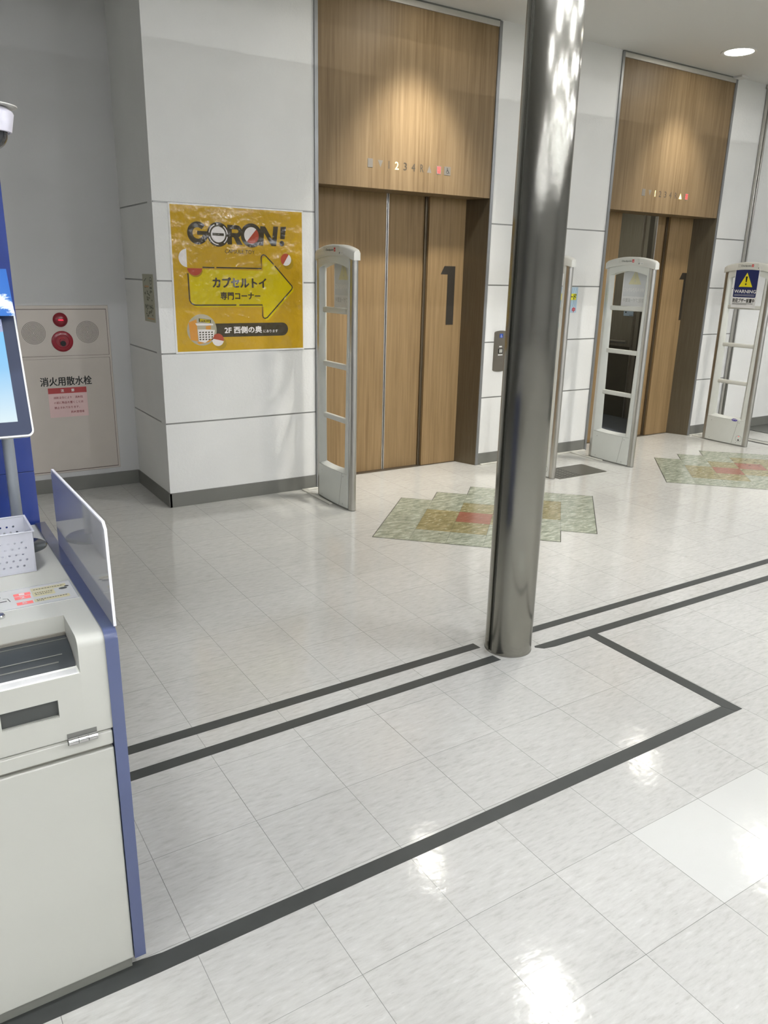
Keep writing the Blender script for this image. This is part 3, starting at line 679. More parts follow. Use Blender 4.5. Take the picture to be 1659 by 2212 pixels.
# ---------------------------------------------------------------- security gates
L0 = .5
def th(y): q = (y-L0/2)/(L0/2); return .021+.016*(1-q*q)
def side_loop(kind):
    NB, NS = 12, 20
    pts = []
    def arch(y, z0, sag, h): return z0+sag*(1-((y-L0/2)/h)**2)
    if kind == 'out': y0b, y1b, y0t, y1t, zb, zt, sb, st = .046, .454, .046, .454, .246, 1.618, 0, .028
    if kind == 'front': y0b, y1b, y0t, y1t, zb, zt, sb, st = .085, .440, .060, .440, .250, 1.560, -.004, .034
    if kind == 'mid': y0b, y1b, y0t, y1t, zb, zt, sb, st = .115, .385, .085, .415, .272, 1.574, -.006, .026
    H = (y1b-y0b)/2
    for i in range(NB): y = y0b+(y1b-y0b)*i/NB; pts.append((y, zb+sb*(1-((y-(y0b+y1b)/2)/((y1b-y0b)/2))**2)))
    for i in range(NS): q = i/NS; pts.append((y1b+(y1t-y1b)*q, zb+(zt-zb)*q))
    for i in range(NB): y = y1t+(y0t-y1t)*i/NB; pts.append((y, zt+st*(1-((y-(y0t+y1t)/2)/((y1t-y0t)/2))**2)))
    for i in range(NS): q = i/NS; pts.append((y0t+(y0b-y0t)*q, zt+(zb-zt)*q))
    return pts
def gate(x, y, label, lamp=False, oval=False):
    r = thing('security_gate', label, 'security gate', (x, y, 0), 'anti-theft gates in front of the lifts')
    out, fr, md = side_loop('out'), side_loop('front'), side_loop('mid'); n_ = len(out)
    b = B(); rings = {}
    for s in (1, -1):
        rings['o', s] = [b.bm.verts.new((s*th(p[0]), p[0], p[1])) for p in out]
        rings['f', s] = [b.bm.verts.new((s*(th(p[0])-.001), p[0], p[1])) for p in fr]
    rings['m'] = [b.bm.verts.new((0, p[0], p[1])) for p in md]
    def br(a, c):
        for i in range(n_): b.face([a[i], a[(i+1) % n_], c[(i+1) % n_], c[i]])
    for s in (1, -1): br(rings['o', s], rings['f', s]); br(rings['f', s], rings['m'])
    br(rings['o', 1], rings['o', -1])
    obj('frame_body', b, M['gate'], r, smooth=40)
    # base block
    b = B(); N_ = 16; ys = [.046+.408*i/N_ for i in range(N_+1)]
    pts = [(th(q)+.001, q) for q in ys]+[(-th(q)-.001, q) for q in reversed(ys)]
    b.prism(pts, lambda u, v, w: (u, v, w), .012, .244); bs = obj('base_cover', b, M['gate'], r, smooth=40)
    b = B(); b.prism([(a_*.94, c_) for a_, c_ in pts], lambda u, v, w: (u, v, w), 0, .012); obj('floor_plate', b, M['gate_seam'], r)
    b = B()
    for s in (1, -1):
        for q0, q1, z0, z1 in ((.120, .1225, .244, .244),):
            fs = lambda u, v, w, s=s: (s*(th(u)+.001+w), u, v)
            stroke(b, [(.113, .243), (.150, .014)], .0025, fs, .0004)
            for (yy, zz) in ((.100, .222), (.105, .03), (.40, .205), (.40, .03)): poly(b, circ(yy, zz, .0035, 8), fs, .0005)
    obj('seams_and_screws', b, M['gate_seam'], bs)
    # metal edge tubes
    for yy, sg in ((.024, -1), (.476, 1)):
        b = B()
        prof = [(.0225*math.cos(a), yy+sg*.022*math.sin(a)) for a in [PI*i/12 for i in range(13)]] + [(-.0215, yy-sg*.0225), (.0215, yy-sg*.0225)]
        b.prism(prof, lambda u, v, w: (u, v, w), .004, 1.635); obj('edge_strip', b, M['steel'], r, smooth=30)
    # cap
    b = B(); NC = 24; secs = []
    for i in range(NC+1):
        yy = -.006+.512*i/NC; q = (yy-.25)/.256
        hw = .027+.015*max(0, 1-q*q); zt = 1.668+.037*(1-q*q); zb = 1.608+.030*(1-q*q)
        if i in (0, NC): hw *= .82; zt -= .006
        cr = min(.010, hw*.4)
        sec = [(-hw, zb), (-hw, zt-.012), (-hw+cr*.5, zt-.004), (-hw+cr*1.3, zt), (hw-cr*1.3, zt), (hw-cr*.5, zt-.004), (hw, zt-.012), (hw, zb)]
        secs.append([b.bm.verts.new((u, yy, v)) for u, v in sec])
    for i in range(NC):
        for k in range(8): b.face([secs[i][k], secs[i][(k+1) % 8], secs[i+1][(k+1) % 8], secs[i+1][k]])
    b.face(secs[0]); b.face(secs[-1][::-1])
    cap = obj('cap', b, M['gate_cap'], r, smooth=35)
    # name plate on the cap, both faces
    for s in (-1, 1):
        def cs(u, v, w, s=s): q = (u-.25)/.256; return (s*(.027+.015*(1-q*q)+w), u, v)
        def mir(u): return .5-u if s < 0 else u
        def fl(u, v, w): return cs(mir(u), v, w)
        b = B(); 
        for i in range(10):
            u0_, u1_ = .145+.21*i/10, .145+.21*(i+1)/10
            zz = lambda u: 1.650+ (.012 if (u < .165 or u > .335) else 0)
            poly(b, [(u0_, zz(u0_)), (u1_, zz(u1_)), (u1_, 1.692), (u0_, 1.692)], fl, .0009)
        npl = obj('name_plate', b, M['gate_cap'], cap)
        b = B(); glyphs(b, 'Checkpoint', .178, .282, 1.661, 1.679, fl, .02, .0014, shear=.15); obj('lettering', b, M['black'], npl)
        b = B(); poly(b, [(.287, 1.661), (.307, 1.661), (.307, 1.684), (.287, 1.684)], fl, .0014); obj('red_logo', b, M['red'], npl)
        b = B(); poly(b, [(.293, 1.667), (.297, 1.674), (.303, 1.674), (.303, 1.671), (.299, 1.670), (.296, 1.665)], fl, .0018); obj('logo_mark', b, M['white'], npl)
        if s < 0:
            b = B(); poly(b, [(.350, 1.645), (.400, 1.645), (.400, 1.659), (.350, 1.659)], fl, .0009); sk = obj('inspection_sticker', b, M['white'], cap)
            b = B(); poly(b, [(.352, 1.646), (.361, 1.646), (.361, 1.658), (.352, 1.658)], fl, .0013); poly(b, [(.370, 1.650), (.395, 1.650), (.395, 1.652), (.370, 1.652)], fl, .0013); obj('printing', b, M['gate_seam'], sk)
    # rungs
    for zc in (1.299, .946, .594):
        sh = .030*(1.3-zc)
        b = B(); b.box(-.011, .011, .066+sh*.8, .434-sh*.4, zc-.019, zc+.019, .008, 3); obj('rung', b, M['gate_cap'], r, smooth=40)
    if lamp:
        b = B(); fs = lambda u, v, w: (-(th(u)+.001+w), u, v)
        stroke(b, circ(.083, .072, .030, 26), .0022, fs, .0006, closed=True); k_ = obj('round_cover', b, M['gate_seam'], bs)
        b = B(); poly(b, circ(.083, .058, .008, 14), fs, .0007); obj('keyhole', b, M['black'], k_)
        b = B(); poly(b, circ(.083, .093, .004, 10), fs, .0007); obj('status_lamp', b, EM['lit_red'], k_)
    if oval:
        b = B(); fs = lambda u, v, w: (-(th(u)+.002+w), u, v)
        poly(b, circ(.150, .245, .030, 24, ry=.013), fs, .0008); k_ = obj('oval_sticker', b, mat('violet_sticker', srgb(84, 74, 160), .4), r)
        b = B(); stroke(b, [(.172, .250), (.160, .244), (.150, .252), (.138, .247), (.128, .252)], .004, fs, .0013); obj('white_script', b, M['white'], k_)
    return r
gate(1.792, 2.205, 'leftmost of the four white anti-theft gates, against poster wall by closed lift')
gate(3.625, 2.195, 'white anti-theft gate mostly hidden behind the metal column', lamp=True)
gate(4.515, 2.168, 'white anti-theft gate in front of half open lift with white sheet')
gate(6.185, 2.205, 'rightmost white anti-theft gate, carrying the navy and yellow warning sign', lamp=True, oval=True)

# warning signs
M['navy'] = mat('sign_navy', srgb(38, 46, 92), .4); M['sy'] = mat('sign_yellow', srgb(222, 210, 40), .4); M['paper'] = mat('sign_paper', srgb(222, 222, 222), .45)
def sign(x, y0, y1, z0, z1, s, label):
    # s=-1: printed face looks to -x. on the other face the light coming through the print is painted in faint colours
    b = B(); b.box(x-.0008, x+.0008, y0, y1, z0, z1); r = obj('warning_sign', b, M['paper']); tag(r, label, 'sign')
    W_, H_ = y1-y0, z1-z0
    def f(u, v, w):                      # u 0..1 left to right as read
        yy = (y1-u*W_) if s < 0 else (y0+u*W_)
        return (x+s*(.0008+w), yy, z0+v*H_)
    b = B(); poly(b, [(.05, .27), (.95, .27), (.97, .29), (.97, .955), (.95, .97), (.05, .97), (.03, .955), (.03, .29)], f, .0003); obj('navy_panel', b, M['navy'], r)
    b = B(); poly(b, [(.22, .535), (.78, .535), (.50, .895)], f, .0006); obj('yellow_triangle', b, M['sy'], r)
    b = B(); poly(b, [(.455, .80), (.545, .80), (.52, .655), (.48, .655)], f, .0009); poly(b, circ(.50, .605, .032, 14, ry=.025), f, .0009)
    glyphs(b, '防犯ブザー設置中', .05, .95, .135, .245, f, .04, .0005)
    for v in (.115, .098, .08): poly(b, [(.05, v), (.90-(.25 if v == .08 else 0), v), (.90-(.25 if v == .08 else 0), v+.007), (.05, v+.007)], f, .0005)
    obj('black_lettering', b, M['black'], r)
    b = B(); glyphs(b, 'WARNING', .06, .96, .375, .465, f, .03, .0006)
    for v in (.335, .308): poly(b, [(.08, v), (.92, v), (.92, v+.006), (.08, v+.006)], f, .0006)
    obj('white_lettering', b, M['white'], r)
    # light showing through the sheet, painted on the back as faint colours
    def g(u, v, w): p = f(u, v, w); return (x-s*(.0008+w), p[1], p[2])
    b = B(); poly(b, [(.04, .27), (.96, .27), (.96, .96), (.04, .96)], g, .0003); obj('faint_panel', b, mat('show_through_grey', srgb(204, 206, 208), .5), r)
    b = B(); poly(b, [(.24, .545), (.76, .545), (.50, .88)], g, .0006); obj('faint_triangle', b, mat('show_through_yellow', srgb(206, 202, 168), .5), r)
    b = B(); glyphs(b, 'WARNING', .08, .94, .375, .465, g, .02, .0006); obj('faint_lettering', b, mat('show_through_white', srgb(220, 220, 220), .5), r)
    b = B(); poly(b, [(.48, .82), (.52, .82), (.51, .67), (.49, .67)], g, .0009); poly(b, circ(.5, .62, .02, 10, ry=.016), g, .0009); glyphs(b, '防犯ブザー設置中', .07, .93, .14, .235, g, .02, .0006); obj('faint_marks', b, mat('show_through_dark', srgb(190, 190, 188), .5), r)
    return r
sign(6.147, 2.330, 2.578, 1.294, 1.648, -1, 'navy and yellow WARNING sign on the rightmost anti-theft gate')
sign(4.555, 2.275, 2.523, 1.300, 1.650, 1, 'white back of warning sign on gate before the half open lift')
sign(1.832, 2.312, 2.560, 1.300, 1.650, 1, 'pale back of warning sign on the leftmost anti-theft gate')

# cable ducts on the floor
M['duct'] = mat('white_cable_duct', srgb(206, 204, 194), .45)
def duct(segs, label):
    b = B()
    for (xa, ya, xb, yb) in segs:
        if xa == xb: b.box(xa-.012, xa+.012, min(ya, yb), max(ya, yb), 0, .010, .003)
        else: b.box(min(xa, xb), max(xa, xb), ya-.012, ya+.012, 0, .010, .003)
    tag(obj('cable_duct', b, M['duct']), label, 'cable duct')
duct([(1.73, 2.42, 1.73, 2.845), (1.742, 2.833, 1.85, 2.833)], 'thin white cable duct on floor at foot of leftmost gate')
duct([(3.40, 2.843, 4.64, 2.843), (4.455, 2.46, 4.455, 2.831)], 'white cable duct along wall foot between the two lifts')
duct([(6.17, 2.843, 6.60, 2.843), (6.20, 2.715, 6.20, 2.831)], 'short white cable duct along wall foot behind rightmost gate')
# floor grille
b = B(); b.box(3.665, 4.20, 2.172, 2.455, 0, .004, .001); gr = obj('floor_grille', b, mat('dark_bronze_plate', srgb(100, 97, 88), .38, metal=.5)); tag(gr, 'dark rectangular slotted floor grille between second and third gates', 'floor grille')
b = B()
for i in range(4):
    for j in range(9): b.box(3.69+i*.060, 3.727+i*.060, 2.19+j*.029, 2.196+j*.029, .004, .0045)
obj('slots', b, M['dark'], gr)

# ---------------------------------------------------------------- ceiling downlights in the hall
t = NT('downlight_disc'); t.set(Base_Color=(.9, .9, .9, 1), Emission_Color=srgb(255, 250, 238), Emission_Strength=DISC_E); M['disc'] = t.m
def make_down():
    r = thing('downlight', 'x', 'ceiling light', (0, 0, CZ))
    b = B(); b.lathe([(.112, -.004), (.136, -.006), (.140, -.001), (.140, 0)], (0, 0, 0), 40, cap=False); obj('trim_ring', b, M['ceil'], r, smooth=40)
    b = B(); b.lathe([(.111, -.003), (.001, -.003)], (0, 0, 0), 40); obj('diffuser', b, M['disc'], r)
    return r
def copy_tree(o):
    r = o.copy(); COL.objects.link(r)
    for ch in list(o.children):
        c = ch.copy(); COL.objects.link(c); c.parent = r
    return r
proto = make_down()
DL = [(5.43, 2.352, 'round recessed downlight in ceiling before the right-hand lift'), (2.62, 2.30, 'round recessed downlight in ceiling before the left-hand lift'), (2.55, .74, 'round recessed downlight above the floor pattern near the column'), (5.13, .78, 'round recessed downlight above the right floor pattern'), (8.0, .78, 'round recessed downlight over the lobby entrance')]
for i, (x, y, lb) in enumerate(DL):
    o = proto if i == 0 else copy_tree(proto)
    o.location = (x, y, CZ); o['label'] = lb; o['group'] = 'round downlights over the lift hall'
    ld = bpy.data.lights.new('downlight_beam', 'SPOT'); ld.energy = SPOT_W if y > 2 else HALL_W; ld.spot_size = math.radians(72 if y > 2 else 120); ld.spot_blend = 1.0 if y > 2 else .5; ld.color = (1, .955, .87) if y > 2 else (1, .985, .94); ld.shadow_soft_size = .11
    lo_ = bpy.data.objects.new('downlight_beam', ld); COL.objects.link(lo_); lo_.parent = o; lo_.location = (0, 0, -.02); lo_.rotation_euler = (math.radians(22) if y > 2 else 0, 0, 0)   # the two by the lifts are tilted at the panels

# shop ceiling lamps behind the viewer: larger round lamps in rows
t = NT('shop_lamp_diffuser'); t.set(Base_Color=(.9, .9, .9, 1), Emission_Color=(.965, .985, 1.04, 1), Emission_Strength=SHOP_E); M['shop_lamp'] = t.m
def make_shop():
    r = thing('shop_downlight', 'round shop ceiling lamp behind the viewer', 'ceiling light', (0, 0, CZ), 'shop ceiling lamps')
    b = B(); b.lathe([(.152, -.004), (.176, -.006), (.180, -.001), (.180, 0)], (0, 0, 0), 32, cap=False); obj('trim_ring', b, M['ceil'], r, smooth=40)
    b = B(); b.lathe([(.151, -.003), (.001, -.003)], (0, 0, 0), 32); obj('diffuser', b, M['shop_lamp'], r)
    return r
pp = make_shop(); first = True
for ix in range(13):
    for iy in range(7):
        x = -11.5+ix*1.75+(.87 if iy % 2 else 0); y = -.95-iy*1.9
        if x < -2.2 and (y > -2.9 or x > -3.4) or x > 9.8: continue
        if x < -1.2 and iy == 0: continue
        o = pp if first else copy_tree(pp); first = False
        o.location = (x, y, CZ)

# ================================================================ KIOSK
KX0, KX1, KY0, KY1, KZ = -1.10, -.437, -.625, .16, .848
ki = thing('self_checkout_kiosk', 'cream self-checkout kiosk with blue side edges, cut off at left', 'kiosk', ((KX0+KX1)/2, (KY0+KY1)/2, 0))
OK_ = ki.location.copy()
def kobj(name, b, m, parent=None, **k):
    o = obj(name, b, m, None, **k); p = parent or ki
    bpy.context.view_layer.update()
    me = o.data; 
    for v in me.vertices: v.co -= OK_
    o.parent = p; return o
XN = -.488                                  # right end of the tray notch
# top cabinet : profile in (y,z) with rounded front edge, notch left of XN
def kprof(z0): return [(KY1, z0), (KY1, KZ), (KY0+.022, KZ)] + [(KY0+.022-.022*math.sin(a), KZ-.022+.022*math.cos(a)) for a in (PI/8, PI/4, 3*PI/8, PI/2)] + [(KY0, z0)]
fz = lambda u, v, w: (w, u, v)
b = B(); b.prism(kprof(.636), fz, XN, KX1)
# left of the notch: counter top with rounded edge behind the tray, front apron below
b.prism([(KY1, .636), (KY1, KZ), (-.498, KZ), (-.498, .802), (-.490, .636)], fz, -1.02, XN)
b.prism(kprof(.636), fz, KX0, -1.02)
# apron under tray with slot window
b.box(-1.02, -.637, KY0, -.49, .636, .775); b.box(-.534, XN, KY0, -.49, .636, .775); b.box(-.637, -.534, KY0, -.49, .728, .775); b.box(-.637, -.534, KY0, -.49, .636, .690)
hd = kobj('upper_body', b, M['kiosk'], smooth=25)
b = B(); b.box(-.637, -.534, -.616, -.610, .69, .728); kobj('ticket_slot', b, mat('slot_dark', srgb(72, 74, 72), .3), hd)
b = B(); b.box(-.637, -.534, KY0+.001, -.616, .6905, .6915); kobj('slot_lip', b, M['kiosk'], hd)
# tray well
M['smoke'] = mat('smoked_plastic', srgb(58, 62, 64), .3)
b = B(); pts = [(-.500, .800)] + [(-.500-.10*(1-math.cos(a)), .800-.055*math.sin(a)*1.0) for a in [PI/2*i/10 for i in range(1, 11)]]
cur = [(-.500, .806), (-.510, .806), (-.535, .802), (-.560, .793), (-.583, .781), (-.600, .768)]
b.prism(cur+[(-.600, .70), (-.500, .70)], fz, -1.015, XN-.001); tw = kobj('coin_tray_cover', b, M['smoke'], hd, smooth=30)
b = B(); b.box(-1.015, XN-.001, -.5200, -.5196, .8055, .8068); b.box(-1.015, XN-.02, -.563, -.5618, .7925, .7940); b.box(-.66, XN-.03, -.578, -.577, .784, .7862); kobj('cover_ribs', b, M['gate_seam'], tw)
b = B(); b.box(-1.018, XN-.002, KY0+.001, -.600, .768, .7765, .002); kobj('tray_lip', b, M['white'], hd)
b = B(); b.box(-1.018, XN-.001, -.503, -.499, .795, .812); kobj('tray_rear_strip', b, mat('strip_taupe', srgb(130, 126, 116), .4), hd)
# middle strip & lower door
b = B(); b.box(KX0, KX1-.001, KY0, KY1, .598, .630, .003); kobj('middle_panel', b, M['kiosk'])
b = B(); b.box(KX0, KX1-.001, KY0, KY1, .034, .590, .003); kobj('lower_door', b, M['kiosk'])
b = B(); b.box(KX0+.01, KX1-.012, KY0+.012, KY1-.01, .02, .80); kobj('carcass', b, mat('carcass_grey', srgb(96, 94, 88), .6)) if False else b.bm.free()
b = B(); b.box(KX0+.01, KX1-.006, KY0+.008, KY1-.01, .588, .640); kobj('shadow_gap', b, mat('kiosk_gap', srgb(120, 118, 108), .6))
b = B(); b.box(KX0+.02, KX1-.004, KY0+.012, KY1-.02, 0, .035); kobj('plinth', b, mat('plinth_grey', srgb(128, 128, 120), .5))
# hinge
hg = B(); hg.box(-.525, -.468, KY0-.001, KY0+.004, .622, .648); h0 = kobj('hinge_recess', hg, M['gate_seam'], hd)
for a_, c_ in ((-.524, -.506), (-.505, -.487), (-.486, -.469)):
    b = B(); b.tube([(a_, KY0-.004, .632), (c_, KY0-.004, .632)], .0085, 14); kobj('hinge_knuckle', b, M['chrome'], h0, smooth=40)
# blue side edges
for x0, x1 in ((KX1, -.412), (KX0-.025, KX0)):
    pts = [(KY1+.014, .034), (KY1+.014, KZ-.006)] + [(KY1+.014-.012*(1-math.cos(a)), KZ-.006+.010*math.sin(a)) for a in (PI/4, PI/2)] + [(KY0+.020, KZ+.004)] + [(KY0+.020-.024*math.sin(a), KZ-.020+.024*math.cos(a)) for a in (PI/8, PI/4, 3*PI/8, PI/2)] + [(KY0-.004, .034)]
    b = B(); b.prism(pts, fz, x0, x1); kobj('blue_side_edge', b, M['kiosk_blue'], smooth=25)
# lock knob
b = B(); b.lathe([(.012, 0), (.012, .005), (.010, .007), (0, .007)], (-.603, -.447, KZ), 24); kobj('lock', b, M['chrome'], smooth=40)
# blue back board
kb = thing('backboard', 'tall glossy blue board standing behind the self-checkout kiosk', 'board', (-.78, .19, 0))
bb = B(); bb.box(-1.14+.78, -.422+.78, -.012, .008, 0, .9945, .001); obj('lower_panel', bb, M['board_blue'], kb)
bb = B(); bb.box(-1.14+.78, -.422+.78, -.012, .008, .9955, 2.15, .001); obj('upper_panel', bb, M['board_blue'], kb)
# instruction sheet on counter
zf = KZ+.0004
b = B(); b.box(-1.0, -.4395, -.420, -.306, KZ, KZ+.0006); ss = tag(obj('instruction_sticker', b, mat('sticker_white', srgb(236, 236, 232), .4)), 'white instruction sticker with red numbered labels on kiosk counter', 'sticker')
fh = lambda u, v, w: (u, v, KZ+.0006+w)
b = B()
for q in ((-.4415, -.4400, -.418, -.308), (-1.0, -.440, -.418, -.4165), (-1.0, -.440, -.3095, -.308)): poly(b, [(q[0], q[2]), (q[1], q[2]), (q[1], q[3]), (q[0], q[3])], fh, .0002)
obj('border_line', b, mat('sticker_line', srgb(170, 176, 180), .5), ss)
import math as _m
def hp(u0, u1, v0, v1): return [(u0, v0), (u1, v0), (u1, v1), (u0, v1)]
LB = ((-.562, -.528, -.352, -.337, '1'), (-.562, -.530, -.372, -.355, '2'), (-.562, -.530, -.404, -.388, '5'))
b = B()
for a_, c_, d_, e_, s_ in LB: poly(b, hp(a_, c_, d_, e_), fh, .0003)
obj('red_labels', b, mat('salmon_label', srgb(232, 112, 108), .4), ss)
b = B()
for a_, c_, d_, e_, s_ in LB: glyphs(b, s_, (a_+c_)/2-.006, (a_+c_)/2+.005, d_+.003, e_-.003, fh, .02, .0005)
obj('label_numerals', b, M['white'], ss)
b = B()
for q in ((-.525, -.452, -.340, -.322), (-.525, -.480, -.372, -.343), (-.527, -.455, -.402, -.386)): poly(b, hp(*q), fh, .0002)
obj('cream_bands', b, mat('cream_band', srgb(240, 232, 190), .4), ss)
b = B(); rg = random.Random(5)
for (u0, u1, v) in ((-.520, -.457, -.331), (-.520, -.483, -.352), (-.520, -.486, -.361), (-.522, -.460, -.391), (-.522, -.508, -.398)):
    u = u0
    while u < u1: w_ = rg.uniform(.002, .005); poly(b, hp(u, min(u+w_, u1), v-.0016, v+.0016), fh, .0005); u += w_+.0015
poly(b, circ(-.461, -.350, .009, 16, ry=.006), fh, .0005); poly(b, circ(-.452, -.341, .005, 12, ry=.004), fh, .0006)
stroke(b, [(-.60, -.330), (-.588, -.330), (-.588, -.345)], .0012, fh, .0005); stroke(b, [(-.584, -.352), (-.575, -.356), (-.572, -.375)], .0018, fh, .0005); stroke(b, [(-.62, -.372), (-.578, -.368)], .004, fh, .0004)
obj('small_print', b, M['grey_print'], ss)
# acrylic side screen standing on the blue edge
t = NT('clear_acrylic'); t.set(Base_Color=(.93, .94, .97, 1), Roughness=.06, Transmission_Weight=.72, IOR=1.49, Alpha=1); 
M['acr'] = t.m
pts = [(-.050, KZ+.004), (-.050, 1.040), (-.062, 1.052), (-.590, 1.066), (-.603, 1.054), (-.612, KZ+.004)]
b = B(); b.prism(pts, fz, -.4145, -.4100); ac = obj('acrylic_screen', b, M['acr']); tag(ac, 'clear rectangular acrylic screen standing along the kiosk right edge', 'screen')
b = B()
for i in range(len(pts)-1): stroke(b, [pts[i], pts[i+1]], .004, lambda u, v, w: (-.4099, u, v), 0)
ed = B(); ed.prism([(-.050, 1.0365), (-.062, 1.0495), (-.590, 1.0635), (-.604, 1.052), (-.6125, KZ+.006), (-.6155, KZ+.006), (-.607, 1.0545), (-.591, 1.0675), (-.061, 1.0535), (-.047, 1.0385)], fz, -.4149, -.4096); b.bm.free()
obj('polished_edge', ed, mat('acrylic_edge', srgb(232, 232, 236), .25), ac)
# translucent basket
t = NT('frosted_basket')
tc = t.new('ShaderNodeTexCoord')
t.set(Base_Color=srgb(238, 239, 246), Roughness=.4, Transmission_Weight=.25, Alpha=.9); M['basket'] = t.m
bk = thing('plastic_basket', 'frosted white plastic basket with perforated sides on kiosk counter', 'basket', (-.62, -.145, KZ))
BXo, BYo = -.62, -.145
def wall_holes(b, fn, w, h, holes=True):
    # grid wall with hex staggered holes cut as square-ish openings made of quads
    nx, nz = int(w/.0072), int(h/.0072)
    dx, dz = w/nx, h/nz; hole = set()
    for j in range(2, nz-2):
        for i in range(2, nx-2):
            if j % 2 == 0 and (i+(j//2 % 2)) % 2 == 0 and holes: hole.add((i, j))
    V = {}
    def vert(u, v, w_):
        k = (round(u, 6), round(v, 6), w_)
        if k not in V: V[k] = b.bm.verts.new(fn(u, v, w_))
        return V[k]
    for th_ in (0, .0018):
        for i in range(nx):
            for j in range(nz):
                c = [(i*dx, j*dz), ((i+1)*dx, j*dz), ((i+1)*dx, (j+1)*dz), (i*dx, (j+1)*dz)]
                if (i, j) in hole:
                    cx, cz = (i+.5)*dx, (j+.5)*dz; oc = [(cx+.0027*math.cos(a), cz+.0027*math.sin(a)) for a in [PI*1.25+PI/4*k for k in range(8)]]
                    for k in range(4):
                        a0, a1, a2 = oc[2*k], oc[(2*k+1) % 8], oc[(2*k+2) % 8]
                        b.face([vert(*c[k], th_), vert(*c[(k+1) % 4], th_), vert(*a2, th_), vert(*a1, th_), vert(*a0, th_)])
                else: b.face([vert(*q, th_) for q in c])
b = B()
hB = .102; x0, x1, y0, y1 = -.745-BXo, -.493-BXo, -.213-BYo, -.080-BYo
tp = .004
wall_holes(b, lambda u, v, w: (x0+u, y0-w-tp*v/hB+.004, v), x1-x0, hB)
wall_holes(b, lambda u, v, w: (x0+u, y1+w+tp*v/hB-.004, v), x1-x0, hB)
wall_holes(b, lambda u, v, w: (x1+w+tp*v/hB-.004, y0+u, v), y1-y0, hB)
wall_holes(b, lambda u, v, w: (x0-w-tp*v/hB+.004, y0+u, v), y1-y0, hB)
b.box(x0, x1, y0, y1, .001, .004)
obj('perforated_body', b, M['basket'], bk)
b = B(); e = .004
for q in ((x0-e, x1+e, y0-e, y0+.001), (x0-e, x1+e, y1-.001, y1+e), (x0-e, x0+.001, y0, y1), (x1-.001, x1+e, y0, y1)): b.box(*q, hB-.003, hB, .001)
obj('rim', b, M['basket'], bk)
# monitor
mo = thing('checkout_monitor', 'white framed touch monitor with pale blue display on a silver pole', 'monitor', (-.62, -.02, KZ))
b = B(); b.lathe([(.062, 0), (.062, .003), (.058, .006), (.022, .008), (.0135, .012)], (-.500+.62, 0, 0), 48); obj('base_disc', b, mat('disc_grey', srgb(120, 126, 132), .16, metal=.8), mo, smooth=40)
b = B(); b.tube([(-.500+.62, 0, .009), (-.500+.62, 0, .40)], .0135, 24); obj('pole', b, mat('pole_silver', srgb(160, 166, 172), .3, metal=.6), mo, smooth=60)
tl = math.atan2(.10, .292); MB_y, MB_z = -.105+.02, 1.150-KZ
MW, MH = .30, .312
hold = bpy.data.objects.new('housing', None)
bpy.data.objects.remove(hold)
Rm = Matrix.Rotation(-tl, 4, 'X')
def mf(u, v, w):      # u from right edge leftwards negative, v up the face, w outwards to the viewer
    p = Rm @ Vector((0, -w, v)); return (-.449+.62+u, MB_y+p.y, MB_z+p.z)
def rrect(x0, x1, z0, z1, r, n=5):
    P = []
    for cx, cz, a0 in ((x1-r, z1-r, 0), (x0+r, z1-r, PI/2), (x0+r, z0+r, PI), (x1-r, z0+r, 1.5*PI)):
        for i in range(n+1): a = a0+PI/2*i/n; P.append((cx+r*math.cos(a), cz+r*math.sin(a)))
    return P
b = B(); b.prism(rrect(-MW, 0, 0, MH, .014), mf, -.022, 0); hs = obj('housing', b, M['white'], mo, smooth=30)
b = B(); b.prism(rrect(-MW+.004, -.004, .004, MH-.004, .011), mf, 0, .0012); bz = obj('bezel', b, mat('bezel_glass', srgb(46, 54, 76), .38, spec=.3), hs, smooth=30)
t = NT('display_blue'); tc = t.new('ShaderNodeTexCoord'); sp_ = t.new('ShaderNodeSeparateXYZ'); t.link(tc.outputs['Object'], sp_.inputs[0])
mr = t.new('ShaderNodeMapRange'); mr.inputs['From Min'].default_value = .33; mr.inputs['From Max'].default_value = .56; t.link(sp_.outputs[2], mr.inputs[0])
cr = t.ramp(mr.outputs[0], [(0, srgb(226, 242, 246)), (.55, srgb(150, 206, 246)), (1, srgb(120, 200, 255))])
t.set(Base_Color=(0, 0, 0, 1), Emission_Color=cr, Emission_Strength=.72, Roughness=.45, Specular_IOR_Level=.2); M['display'] = t.m
b = B(); poly(b, [(-MW+.03, .036), (-.032, .036), (-.032, .250), (-MW+.03, .250)], mf, .0016); obj('display', b, M['display'], bz)
b = B(); poly(b, [(-MW+.03, .250), (-.032, .250), (-.032, .280), (-MW+.03, .280)], mf, .0016); obj('status_bar', b, mat('status_bar', srgb(96, 104, 132), .3, emis=srgb(120, 128, 156), es=.7), bz)
b = B(); glyphs(b, '15', -.056, -.036, .262, .274, mf, .0, .002); obj('status_numerals', b, EM['lit_white'], bz)
b = B(); b.prism([(-.2, .10), (-.09, .10), (-.09, .2), (-.2, .2)], mf, -.03, -.022); obj('rear_mount', b, M['steel'], hs)
b = B(); b.tube([(-.500+.62, 0, .40), (-.500+.62, .012, .45), (-.56+.62, .016, .45)], .012, 12); obj('pole_bracket', b, M['steel'], mo, smooth=60)
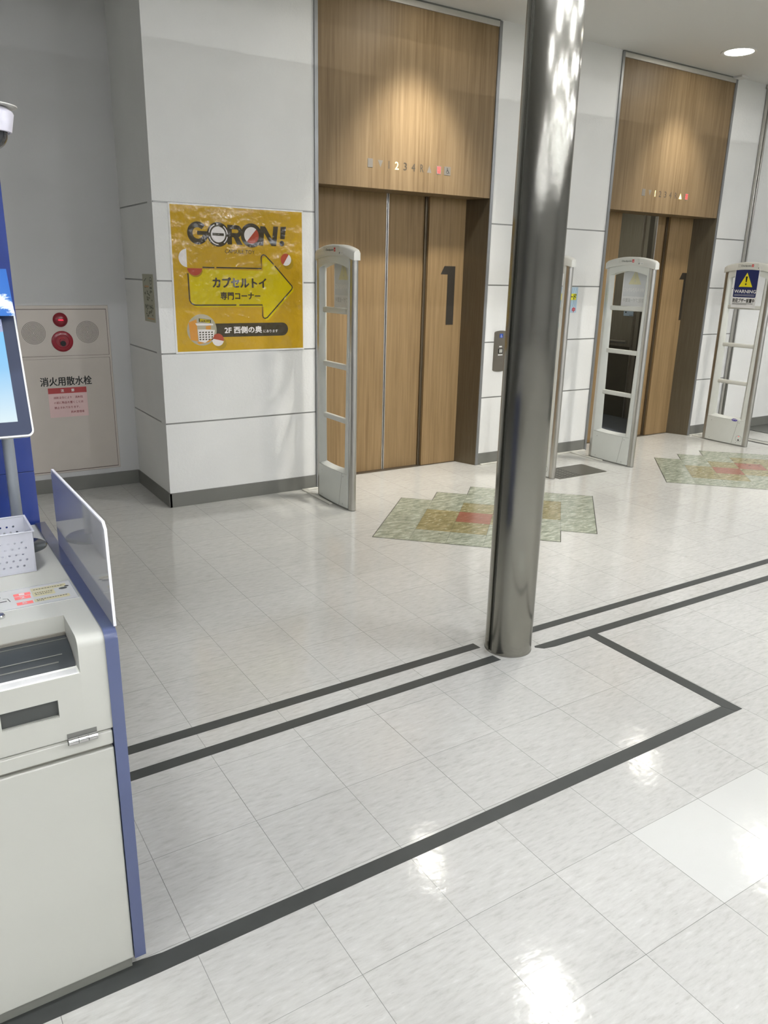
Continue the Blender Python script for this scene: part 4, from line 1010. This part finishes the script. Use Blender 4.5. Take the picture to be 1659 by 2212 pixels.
# blue picture card clipped on top of the monitor
t = NT('sea_picture')
n1 = t.noise(scale=(6, 6, 16), sc=3, detail=7, rough=.75); tc = t.new('ShaderNodeTexCoord'); s5 = t.new('ShaderNodeSeparateXYZ'); t.link(tc.outputs['Object'], s5.inputs[0])
band = t.math('SUBTRACT', 1, t.math('ABSOLUTE', t.math('DIVIDE', t.math('SUBTRACT', s5.outputs[2], t.math('ADD', 1.452, t.math('MULTIPLY', t.math('ADD', s5.outputs[0], .47), -.45))), .022)))
mk = t.ramp(t.math('ADD', t.math('MULTIPLY', n1, 1.1), t.math('MULTIPLY', t.math('MAXIMUM', band, -.6), .35)), [(.62, (0, 0, 0, 1)), (.72, (1, 1, 1, 1))])
cc_ = t.mix(mk, t.ramp(t.noise(sc=5), [(.3, srgb(40, 92, 168)), (.7, srgb(56, 112, 186))]), srgb(232, 246, 252))
t.set(Base_Color=cc_, Specular_IOR_Level=.2, Roughness=.45, Emission_Color=cc_, Emission_Strength=.12)  # printed card, given a faint glow in its own colours
b = B(); b.prism([(-.72, 1.424), (-.453, 1.424), (-.4565, 1.529), (-.72, 1.529)], lambda u, v, w: (u, -.036+(v-1.424)*.30-w, v), 0, .0025)
pc = obj('picture_card', b, t.m); tag(pc, 'blue picture card with white splash above the kiosk monitor', 'card')
b = B(); b.box(-.66, -.60, -.0335, -.010, 1.428, 1.436); obj('clip', b, M['white'], pc)

# security camera near the kiosk
sc_o = thing('dome_camera', 'white dome security camera with dark globe at upper left edge', 'security camera', (-.445, .10, 1.79))
b = B(); b.lathe([(.060, .100), (.067, .1005), (.067, .1025), (0, .1025)], (0, 0, 0), 40); obj('mounting_plate', b, M['gate_cap'], sc_o, smooth=40)
b = B(); b.lathe([(.040, .100), (.044, .099), (.056, .090), (.058, .085), (.050, .046), (.046, .045), (.044, .047)], (0, 0, 0), 40); obj('housing', b, mat('camera_white', srgb(214, 212, 222), .3), sc_o, smooth=40)
b = B(); b.lathe([(.041, .048)]+[(.041*math.cos(a), .046-.041*math.sin(a)) for a in [PI/2*i/10 for i in range(0, 11)]], (0, 0, 0), 40); obj('dome', b, mat('dome_dark', srgb(44, 46, 50), .12, coat=.5), sc_o, smooth=60)
b = B(); b.tube([(-.02, .0, .106), (-.10, .067, .106), (-.10, .067, -.2)], .010, 10); b.box(-.13, .0, -.012, .05, .1025, .108); obj('support_arm', b, M['gate_cap'], sc_o, smooth=40)
bpy.context.view_layer.update()
